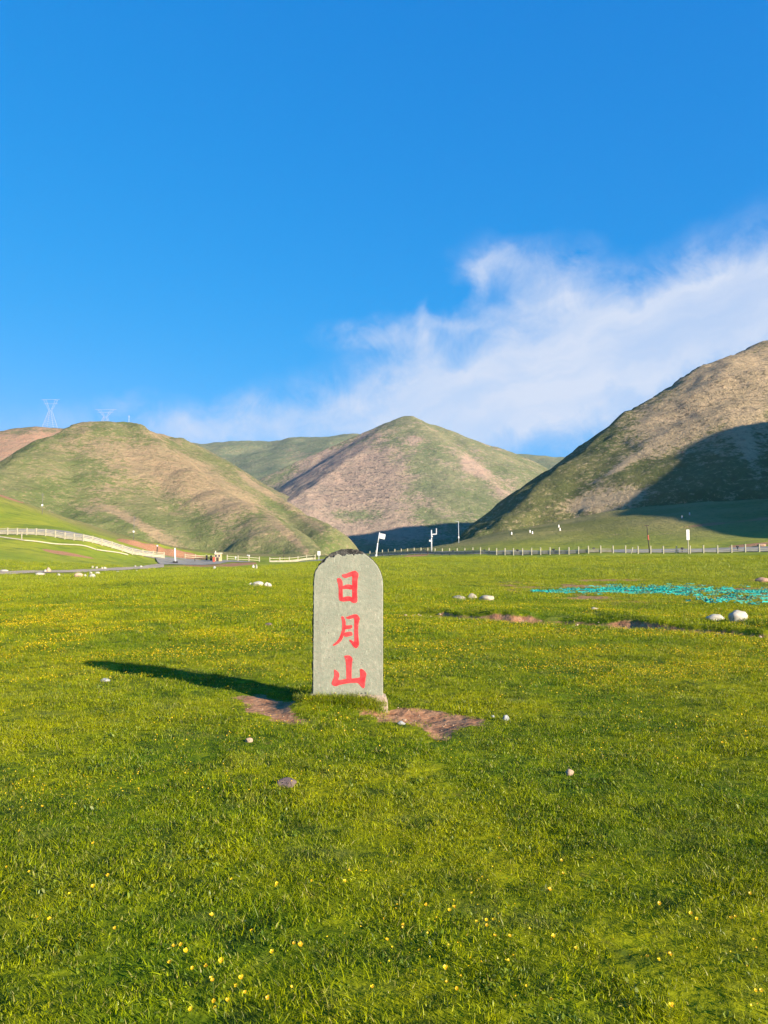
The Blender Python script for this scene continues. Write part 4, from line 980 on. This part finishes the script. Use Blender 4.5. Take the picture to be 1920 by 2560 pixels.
for u, v, d, lab in wm:
    b = G(u, v, 60, 320)
    k = b.y / F
    r = empty('marker_stone', b); tag(r, 'small white upright marker stone ' + lab, 'marker stone', 'white marker stones on the slopes')
    MB().box((0, 0, 3.4 * k), (3.4 * k, 2.0 * k, 7.4 * k), .2, .5 * k, .8).obj('shaft', M_WHITE, r); MB().box((0, 0, .3 * k), (5 * k, 3.2 * k, 1.2 * k), .2, .2 * k).obj('plinth', M_PANEL, r)

# lattice pylons on the far left ridge
M_PYLON = simple('dull_pylon_steel', (0.36, 0.38, 0.40), 0.7, .1, 1.0, .05)
def pylon(u, vtop, d, width, label, arms=True):
    x, y = xyd(u, d); zb = P(u, 1068, d).z - 2
    zt = P(u, vtop, d).z; H = zt - zb
    r = empty('pylon', (x, y, zb)); tag(r, label, 'pylon', 'electricity pylons on the left ridge')
    def w_at(t): return width * (1 - .78 * min(1, t / .62)) if t < .62 else width * .22
    m = MB(); n = 9; th = .12
    for k in range(n):
        t0, t1 = k / n * .62, (k + 1) / n * .62
        a, b = w_at(t0) / 2, w_at(t1) / 2
        for sx in (-1, 1):
            for sy in (-1, 1): m.bar((sx * a, sy * a, t0 * H), (sx * b, sy * b, t1 * H), th)
            m.bar((-sx * a, -a, t0 * H), (sx * b, -b, t1 * H), th * .6); m.bar((sx * a, -sx * a, t0 * H), (sx * b, sx * b, t1 * H), th * .6)
    m.obj('tower', M_PYLON, r)
    q = .62 * H
    for s in (-1, 1):
        m = MB(); m.bar((s * width * .11, 0, q), (s * width * .62, 0, H), th).bar((s * width * .02, 0, q), (s * width * .40, 0, H), th)
        for k in range(4):
            t = (k + .5) / 4; m.bar((s * width * (.11 + .51 * t), 0, q + (H - q) * t), (s * width * (.02 + .38 * min(1, t + .12)), 0, q + (H - q) * min(1, t + .12)), th * .6)
        m.obj('horn', M_PYLON, r)
    if arms: MB().bar((-width * .8, 0, H), (width * .8, 0, H), th, .14).bar((-width * .6, 0, H * .86), (width * .6, 0, H * .86), th).obj('crossarm', M_PYLON, r)
pylon(121, 999, 652, 10.0, 'pale steel lattice pylon standing on the far left ridge')
pylon(260, 1024, 700, 12.0, 'pale steel lattice pylon half hidden behind the left hill top')
b = Vector((*xyd(319, 411), 0)); b.z = P(319, 1058, 411).z
r = empty('mast', b); tag(r, 'thin mast on the right bump of the left hill top', 'mast')
MB().bar((0, 0, -1), (0, 0, 4.2), .22, n=6, w2=.14).obj('shaft', M_STEEL, r); MB().bar((-.5, 0, 3.4), (.5, 0, 3.4), .12).obj('crossarm', M_STEEL, r)

# ------------------------------------------------------------------ turquoise cloth strips strewn over the turf
def mat_turq():
    m, T = newmat('turquoise_cloth')
    a = T.attr('rnd').outputs['Fac']
    c = T.mix(a, (0.003, 0.20, 0.165), (0.03, 0.38, 0.29))
    finish(T, c, 0.6, None, 0.2); return m
def strips_of_cloth():
    V, Fc, rnd = [], [], []
    n = 0
    rg = np.random.default_rng(12)
    U = []; 
    while len(U) < 700:
        u = rg.uniform(1330, 2050); v = rg.normal(np.interp(u, [1330, 1500, 1700, 1920], [1483, 1480, 1478, 1483]), np.interp(u, [1330, 1420, 1600, 1920], [1.6, 4.5, 6.0, 5.0]))
        if v < 1462 or v > 1494: continue
        dens = float(np.interp(u, [1330, 1480, 1560, 1680, 1760, 1920], [.35, .75, 1, 1, .8, .55]))
        if rg.uniform() < dens: U.append((u, v))
    for _ in range(60): U.append((rg.uniform(1700, 1930), rg.uniform(1494, 1512)))
    U = np.array(U)
    X = (U[:, 0] - 960) / F; 
    # ground here is all but level: solve each row once
    vs = np.linspace(1458, 1516, 30); ds = np.array([G(1650, v).y for v in vs])
    D = np.interp(U[:, 1], vs, ds) * rg.uniform(.985, 1.015, len(U)); XX = X * D
    ZZ = ground_z(XX, D)
    for x, y, z in zip(XX, D, ZZ):
        L_ = rg.uniform(.10, .50); w_ = rg.uniform(.015, .04); a = rg.normal(0, .6); rr = rg.uniform()
        k = 5; lift = rg.uniform(.03, .13)
        for i in range(k + 1):
            t = i / k - .5
            px = x + math.cos(a) * L_ * t + math.sin(t * 7 + rr * 6) * .03; py = y + math.sin(a) * L_ * t
            h = z + lift * .5 + abs(math.sin(i * 1.7 + rr * 9)) * lift
            V.append((px, py - w_ / 2, h)); V.append((px, py + w_ / 2, h + w_ * 1.0)); rnd += [rr, rr]
        for i in range(k): Fc.append((n + 2 * i, n + 2 * i + 2, n + 2 * i + 3, n + 2 * i + 1))
        n += 2 * (k + 1)
    me = mesh_np('cloth_strips', np.array(V), np.array(Fc), mat_turq(), False, {'rnd': np.array(rnd)})
    link('cloth_strips', me, kind='stuff')
strips_of_cloth()

# ------------------------------------------------------------------ grass
def mat_blade():
    m, T = newmat('grass_blade')
    pos = T.n('ShaderNodeNewGeometry').outputs['Position']
    c = grass_colour(T, pos)
    dl = T.n('ShaderNodeVectorMath', operation='LENGTH'); T.link(pos, dl.inputs[0])
    c = T.mix(T.ramp(dl.outputs['Value'], 14, 75, 0, .75), c, T.mix(T.ramp(T.noise(pos, .12, 4, .6), .35, .65), (0.26, 0.30, 0.020), (0.40, 0.39, 0.035)))
    rn = T.attr('rnd').outputs['Fac']; kd = T.attr('kind').outputs['Fac']; hh = T.attr('tip').outputs['Fac']
    oi = T.n('ShaderNodeObjectInfo').outputs['Random']
    c = T.mix(T.ramp(rn, .55, .95, 0, .72), c, (0.46, 0.49, 0.003))
    c = T.mix(T.ramp(rn, .0, .38, .78, 0), c, (0.035, 0.080, 0.004))
    c = T.mix(T.ramp(rn, .90, .93, 0, .75), c, (0.34, 0.27, 0.10))
    c = T.mix(T.math('MULTIPLY', T.ramp(oi, .2, 1.0), .3), c, (0.17, 0.22, 0.004))
    c = T.mix(T.math('MULTIPLY', T.ramp(kd, .5, .6), .55), c, (0.10, 0.17, 0.035))
    b = T.n('ShaderNodeBsdfPrincipled'); T.link(c, b.inputs['Base Color']); b.inputs['Roughness'].default_value = .38; b.inputs['Specular IOR Level'].default_value = .16
    t = T.n('ShaderNodeBsdfTranslucent'); T.link(c, t.inputs['Color'])
    mx = T.n('ShaderNodeMixShader'); mx.inputs[0].default_value = .30; T.link(b.outputs[0], mx.inputs[1]); T.link(t.outputs[0], mx.inputs[2])
    o = T.n('ShaderNodeOutputMaterial'); T.link(mx.outputs[0], o.inputs['Surface'])
    return m
M_BLADE = mat_blade()
def tuft(name, seed, n, rad, l0, l1, w0, w1, lean, segs=3, kind=0.0, curl=.8, leaf=False):
    rg = np.random.default_rng(seed); V, Fc, rn, kd, tp = [], [], [], [], []
    c = 0
    for i in range(n):
        r = rad * math.sqrt(rg.uniform()); a = rg.uniform(0, 6.283); bx, by = r * math.cos(a), r * math.sin(a)
        L_ = rg.uniform(l0, l1) * (1.15 - .5 * (r / rad) ** 2); w_ = rg.uniform(w0, w1); th = rg.uniform(0, 6.283); ln = abs(rg.normal(0, lean)) + .08
        q = rg.uniform()
        fa = th + rg.normal(0, .9)                   # facing of the blade
        sx, sy = -math.sin(fa), math.cos(fa); dx, dy = math.cos(th), math.sin(th)
        ang = ln; px, py, pz = bx, by, -.012
        for s in range(segs + 1):
            t = s / segs
            ww = w_ * ((1 - t) ** .7 if not leaf else max(.0, math.sin(math.pi * (.08 + .92 * t)) ** .7 + .08)) / 2
            if s == segs and not leaf:
                V.append((px, py, pz)); rn.append(q); kd.append(kind); tp.append(t)
            else:
                V.append((px - sx * ww, py - sy * ww, pz)); V.append((px + sx * ww, py + sy * ww, pz)); rn += [q, q]; kd += [kind, kind]; tp += [t, t]
            st = L_ / segs
            px += dx * math.sin(ang) * st; py += dy * math.sin(ang) * st; pz += math.cos(ang) * st; ang = min(2.2, ang + curl / segs * rg.uniform(.5, 1.5))
        for s in range(segs):
            if s == segs - 1 and not leaf: Fc.append((c + 2 * s, c + 2 * s + 1, c + 2 * s + 2, c + 2 * s + 2))
            else: Fc.append((c + 2 * s, c + 2 * s + 1, c + 2 * s + 3, c + 2 * s + 2))
        c += 2 * segs + (2 if leaf else 1)
    me = bpy.data.meshes.new(name)
    me.from_pydata(V, [], [tuple(dict.fromkeys(f)) for f in Fc])
    me.polygons.foreach_set('use_smooth', [True] * len(me.polygons))
    for an, arr in (('rnd', rn), ('kind', kd), ('tip', tp)):
        at = me.attributes.new(an, 'FLOAT', 'POINT'); at.data.foreach_set('value', np.array(arr, np.float32))
    me.materials.append(M_BLADE)
    return bpy.data.objects.new(name, me)

def scatter(name, X, Y, Z, idx, scale, sources, tilt=.12, seed=5, kind='stuff'):
    rg = np.random.default_rng(seed); n = len(X)
    me = bpy.data.meshes.new(name); me.vertices.add(n)
    me.vertices.foreach_set('co', np.stack([X, Y, Z], 1).astype(np.float32).ravel())
    rot = np.stack([rg.normal(0, tilt, n), rg.normal(0, tilt, n), rg.uniform(0, 6.283, n)], 1).astype(np.float32)
    a = me.attributes.new('rot', 'FLOAT_VECTOR', 'POINT'); a.data.foreach_set('vector', rot.ravel())
    a = me.attributes.new('size', 'FLOAT', 'POINT'); a.data.foreach_set('value', np.asarray(scale, np.float32))
    a = me.attributes.new('pick', 'INT', 'POINT'); a.data.foreach_set('value', np.asarray(idx, np.int32))
    o = link(name, me, kind=kind)
    src = bpy.data.collections.new(name + '_pieces')
    for k, s in enumerate(sources): s.name = f'{name}_piece_{k:02d}'; src.objects.link(s)
    ng = bpy.data.node_groups.new(name + '_scatter', 'GeometryNodeTree')
    ng.interface.new_socket('Geometry', in_out='INPUT', socket_type='NodeSocketGeometry'); ng.interface.new_socket('Geometry', in_out='OUTPUT', socket_type='NodeSocketGeometry')
    N = ng.nodes; gi = N.new('NodeGroupInput'); go = N.new('NodeGroupOutput'); ip = N.new('GeometryNodeInstanceOnPoints'); ci = N.new('GeometryNodeCollectionInfo')
    ci.inputs['Collection'].default_value = src; ci.inputs['Separate Children'].default_value = True; ci.inputs['Reset Children'].default_value = True
    def na(nm, t):
        q = N.new('GeometryNodeInputNamedAttribute'); q.data_type = t; q.inputs['Name'].default_value = nm; return q.outputs['Attribute']
    e2r = N.new('FunctionNodeEulerToRotation')
    lk = ng.links.new
    lk(gi.outputs[0], ip.inputs['Points']); lk(ci.outputs[0], ip.inputs['Instance']); ip.inputs['Pick Instance'].default_value = True
    lk(na('pick', 'INT'), ip.inputs['Instance Index']); lk(na('rot', 'FLOAT_VECTOR'), e2r.inputs[0]); lk(e2r.outputs[0], ip.inputs['Rotation']); lk(na('size', 'FLOAT'), ip.inputs['Scale'])
    lk(ip.outputs[0], go.inputs[0])
    md = o.modifiers.new('scatter', 'NODES'); md.node_group = ng
    return o
def fast_z(X, Y): return ground_z(X, Y)
def wedge(r0, r1, dens, seed, spread=.60, side=1.2):
    """points over the part of the meadow between two distances"""
    rg = np.random.default_rng(seed)
    n = int(dens * ((spread * (r1 ** 2 - r0 ** 2)) + 2 * side * (r1 - r0)))
    Y = np.sqrt(rg.uniform(r0 ** 2, r1 ** 2, int(n * 1.15)))
    X = rg.uniform(-1, 1, len(Y)) * (spread * Y + side)
    return X[:n], Y[:n]
def clear_mask(X, Y, soft=.05):
    dl, dr = dirt_masks(X, Y)
    rg = np.random.default_rng(99)
    k = np.minimum(dl, dr) + rg.normal(0, soft, len(X)) + .02
    ok = k > .075
    inside = (np.abs(X - SX) < .37) & (Y > STELE_Y - .03) & (Y < STELE_Y + .22)
    e, al = bank_info(X, Y)
    ok &= ~((al > .45) & (e > -.22) & (e < .10) & (rg.uniform(size=len(X)) < .8))
    return ok & ~inside

near_src = [tuft('t', 1, 210, .13, .012, .036, .0022, .0044, .50), tuft('t', 2, 200, .13, .014, .042, .0022, .0042, .65), tuft('t', 3, 190, .12, .010, .030, .0028, .0056, .75), tuft('t', 4, 120, .12, .025, .060, .0022, .0036, .55, 4, 0, 1.1),
            tuft('t', 5, 64, .10, .010, .024, .0050, .0095, .80, 3, 1.0, .5, True), tuft('t', 6, 48, .08, .014, .032, .0060, .0115, .90, 3, 1.0, .4, True), tuft('t', 7, 46, .12, .04, .10, .0016, .0030, .90, 4, 0, 1.2)]
def lay_grass():
    parts = []
    for r0, r1, dens, sc0, sd in ((1.1, 5, 210, .95, 21), (5, 9, 140, 1.05, 22), (9, 15, 80, 1.25, 23)):
        X, Y = wedge(r0, r1, dens, sd); ok = clear_mask(X, Y); X, Y = X[ok], Y[ok]
        parts.append((X, Y, np.full(len(X), sc0)))
    X = np.concatenate([p[0] for p in parts]); Y = np.concatenate([p[1] for p in parts]); s = np.concatenate([p[2] for p in parts])
    rg = np.random.default_rng(31)
    # patches of taller and shorter growth
    pt = fbm(X * .9, Y * .9, 3); s = s * (1.0 + .30 * np.clip(pt, -.8, 1.2) + .36 * np.clip(fbm(X * 3.1, Y * 3.1, 2), -.8, 1.1)) * rg.uniform(.7, 1.3, len(X)); s = np.maximum(s, .72)
    pb = fbm(X * .7 + 40, Y * .7 + 9, 3)
    idx = rg.choice([0, 1, 2, 3, 6], len(X), p=[.3, .27, .25, .13, .05])
    broad = rg.uniform(size=len(X)) < np.clip(.10 + .25 * pb, .02, .40); bx, by, bs = X[broad], Y[broad], s[broad]
    X = np.concatenate([X, bx + .03]); Y = np.concatenate([Y, by - .02]); s = np.concatenate([s, bs * 1.05]); idx = np.concatenate([idx, rg.choice([4, 5], len(bx))])
    n_ = 210; ex = SX0 + rg.uniform(-.40, .27, n_); ey = 7.85 + rg.normal(0, .045, n_) - .05 * np.clip((ex - SX0) / .3, -1, 1)
    X = np.concatenate([X, ex]); Y = np.concatenate([Y, ey]); s = np.concatenate([s, rg.uniform(.9, 1.5, n_)]); idx = np.concatenate([idx, rg.choice([3, 3, 5, 1, 6], n_)])
    Z = fast_z(X, Y)
    scatter('grass', X, Y, Z, idx, s, near_src, .16)
    # farther turf: fewer, larger clumps of broader blades, so that they still read
    far_src = [tuft('f', 11, 120, .34, .04, .10, .006, .011, .5, 2), tuft('f', 12, 110, .34, .04, .11, .006, .010, .6, 2), tuft('f', 13, 90, .30, .03, .08, .008, .014, .7, 2)]
    parts = []
    for r0, r1, dens, sc0, sd in ((14, 28, 22, .85, 24), (27, 55, 7.0, 1.4, 25), (54, 118, 2.0, 2.4, 26)):
        X, Y = wedge(r0, r1, dens, sd, .56); ok = clear_mask(X, Y); X, Y = X[ok], Y[ok]
        if r1 > 100:
            u, v = proj(X, Y, fast_z(X, Y)); ok = (Y < np.interp(u, [0, 330, 420, 470, 1240, 1920], [86, 100, 100, 104, 116, 100])) & ~((u < 450) & (np.abs(v - np.interp(u, [p_[0] for p_ in path_c], [p_[1] for p_ in path_c])) < 5)); X, Y = X[ok], Y[ok]
        if r0 > 20:
            wx = worn(X, Y); ok = rg.uniform(size=len(X)) > wx * 1.0; X, Y = X[ok], Y[ok]
        parts.append((X, Y, np.full(len(X), sc0)))
    X = np.concatenate([p[0] for p in parts]); Y = np.concatenate([p[1] for p in parts]); s = np.concatenate([p[2] for p in parts])
    pt = fbm(X * .25, Y * .25, 3); s = s * (1.0 + .30 * np.clip(pt, -.8, 1.2)) * rg.uniform(.8, 1.2, len(X))
    Z = fast_z(X, Y)
    scatter('far_grass', X, Y, Z, rg.integers(0, 3, len(X)), s, far_src, .12)
lay_grass()

# ------------------------------------------------------------------ yellow flowers
def mat_petal():
    m, T = newmat('yellow_petal')
    oi = T.n('ShaderNodeObjectInfo').outputs['Random']
    c = T.mix(T.ramp(oi, .0, 1.0), (0.74, 0.44, 0.002), (0.80, 0.58, 0.004))
    b = T.n('ShaderNodeBsdfPrincipled'); T.link(c, b.inputs['Base Color']); b.inputs['Roughness'].default_value = .5
    t = T.n('ShaderNodeBsdfTranslucent'); T.link(c, t.inputs['Color'])
    mx = T.n('ShaderNodeMixShader'); mx.inputs[0].default_value = .3; T.link(b.outputs[0], mx.inputs[1]); T.link(t.outputs[0], mx.inputs[2])
    o = T.n('ShaderNodeOutputMaterial'); T.link(mx.outputs[0], o.inputs['Surface'])
    return m
M_PETAL = mat_petal()
M_STEM = simple('flower_stem', (0.10, 0.15, 0.03), .7, .2, 20)
M_CENTRE = simple('flower_centre', (0.55, 0.30, 0.02), .7, .2, 60)
def petal_mesh(n=5, r=.010, seed=1):
    rg = random.Random(seed); V, Fc = [], []
    for i in range(n):
        a = 2 * math.pi * i / n + rg.uniform(-.15, .15); c = len(V); up = rg.uniform(.25, .6)
        for (t, w_) in ((.08, .12), (.45, .42), (.85, .40), (1.0, .10)):
            for s in (-1, 1):
                x, y = r * t, s * r * w_; z = r * (up * t + .25 * t * t)
                V.append((x * math.cos(a) - y * math.sin(a), x * math.sin(a) + y * math.cos(a), z))
        for k in range(3): Fc.append((c + 2 * k, c + 2 * k + 2, c + 2 * k + 3, c + 2 * k + 1))
    me = bpy.data.meshes.new('petals'); me.from_pydata(V, [], Fc); me.materials.append(M_PETAL)
    me.polygons.foreach_set('use_smooth', [True] * len(me.polygons)); return me
PET = [petal_mesh(5, .0105, 1), petal_mesh(6, .0095, 2), petal_mesh(5, .012, 3)]
mb = MB(); mb.bar((0, 0, -.06), (.002, 0, -.02), .0022, n=5).bar((.002, 0, -.02), (0, 0, 0), .002, n=5); STEM_ME = mb.mesh('stem', M_STEM)
bm_ = bmesh.new(); bmesh.ops.create_icosphere(bm_, subdivisions=1, radius=.0032, matrix=Matrix.Translation((0, 0, .003))); CEN_ME = bpy.data.meshes.new('centre'); bm_.to_mesh(CEN_ME); bm_.free(); CEN_ME.materials.append(M_CENTRE)
FL = [(123, 2320), (90, 2316), (232, 2240), (270, 2209), (48, 2095), (232, 2132), (286, 2352), (199, 2368), (528, 2320), (433, 2396), (452, 2398), (463, 2405), (481, 2445), (515, 2452), (553, 2437), (527, 2484), (531, 2490), (580, 2222), (690, 2239), (692, 2236), (630, 2355), (680, 2412), (612, 2512), (602, 2486), (590, 2505), (535, 2532), (475, 2555), (538, 2556), (735, 2392), (750, 2390), (862, 2222), (780, 2230), (568, 2534), (72, 2200), (105, 2030), (55, 2036), (669, 2528), (16, 2188), (425, 2436), (932, 2508),
      (967, 2374), (1008, 2338), (1136, 2296), (1124, 2300), (1066, 2292), (1192, 2325), (1216, 2328), (1236, 2326), (1218, 2342), (1238, 2371), (1384, 2372), (1441, 2406), (1620, 2425), (1648, 2427), (1676, 2424), (1380, 2540), (1728, 2308), (1650, 2290), (1840, 2322), (1830, 2328), (1877, 2264), (1405, 2176), (1374, 2248), (1408, 2204), (1275, 2374), (1114, 2446), (1905, 2508), (1890, 2512), (1680, 2552), (1143, 2508), (1742, 2330), (1518, 2224)]
for i, (u, v) in enumerate(FL):
    p = G(u, v + 12); h = .050 + .02 * random.random()
    root = empty('buttercup', (p.x, p.y, p.z + h), random.uniform(0, 6.28), (random.uniform(.2, .75), random.uniform(-.3, .3)))
    root.rotation_euler = (random.uniform(.25, .8), random.uniform(-.3, .3), random.uniform(-.6, .6))
    s_ = random.uniform(.55, .85); root.scale = (s_, s_, s_)
    tag(root, 'small yellow buttercup open in the grass of the foreground', 'flower', 'yellow buttercups in the foreground turf')
    link('petals', PET[i % 3], root); link('stem', STEM_ME, root); link('centre', CEN_ME, root)
def flower_drift():
    rg = np.random.default_rng(77)
    src = []
    for k, rr in enumerate((.008, .010, .007)):
        me = petal_mesh(5, rr, 10 + k); src.append(bpy.data.objects.new('p', me))
    Xs, Ys, Ss = [], [], []
    for r0, r1, dens, sc0, sd in ((1.5, 6, 1500, .46, 51), (6, 12, 900, .66, 52), (12, 22, 420, .95, 53), (22, 48, 150, 1.5, 54)):
        X, Y = wedge(r0, r1, dens, sd, .56); ok = clear_mask(X, Y)
        f = fbm(X * .55 + 5, Y * .55 + 11, 3) + .35 * fbm(X * 2.3, Y * 2.3, 2)
        u, v = proj(X, Y, Y * 0)
        # drifts: strong bands left behind the stele and on the right, thin in the very front
        bandm = np.exp(-((v - 1600) / 75) ** 2) * .55 + np.exp(-(((v - 1690) / 60) ** 2)) * sstep(1100, 1500, u) * .35 + np.exp(-(((v - 1640) / 50) ** 2)) * .2 + np.exp(-(((u - 150) / 260) ** 2 + ((v - 1560) / 60) ** 2)) * .35
        pr = np.clip((f + .10) * 1.0, 0, 1) * .16 + bandm * np.clip(f + .35, 0, 1) * .75
        ok &= rg.uniform(size=len(X)) < pr
        Xs.append(X[ok]); Ys.append(Y[ok]); Ss.append(np.full(ok.sum(), sc0))
    X = np.concatenate(Xs); Y = np.concatenate(Ys); s = np.concatenate(Ss) * rg.uniform(.7, 1.25, len(X))
    Z = fast_z(X, Y) + rg.uniform(.035, .065, len(X))
    scatter('small_flowers', X, Y, Z, rg.integers(0, 3, len(X)), s, src, .5, 8)
flower_drift()

# ------------------------------------------------------------------ thin blue air over the whole valley
def haze():
    m, T = newmat('valley_air')
    v = T.n('ShaderNodeVolumePrincipled'); v.inputs['Color'].default_value = (0.42, 0.70, 1.0, 1); v.inputs['Density'].default_value = HAZE; v.inputs['Anisotropy'].default_value = 0.0
    o = T.n('ShaderNodeOutputMaterial'); T.link(v.outputs[0], o.inputs['Volume'])
    lo, hi = -14.0, 330.0
    bm = bmesh.new(); bmesh.ops.create_cube(bm, size=1.0)
    for q in bm.verts: q.co = Vector((q.co.x * 4700, q.co.y * 4700, lo + (q.co.z + .5) * (hi - lo)))
    me = bpy.data.meshes.new('haze'); bm.to_mesh(me); bm.free(); me.materials.append(m)
    link('haze', me, kind='stuff')
HAZE = 0.00007
haze()
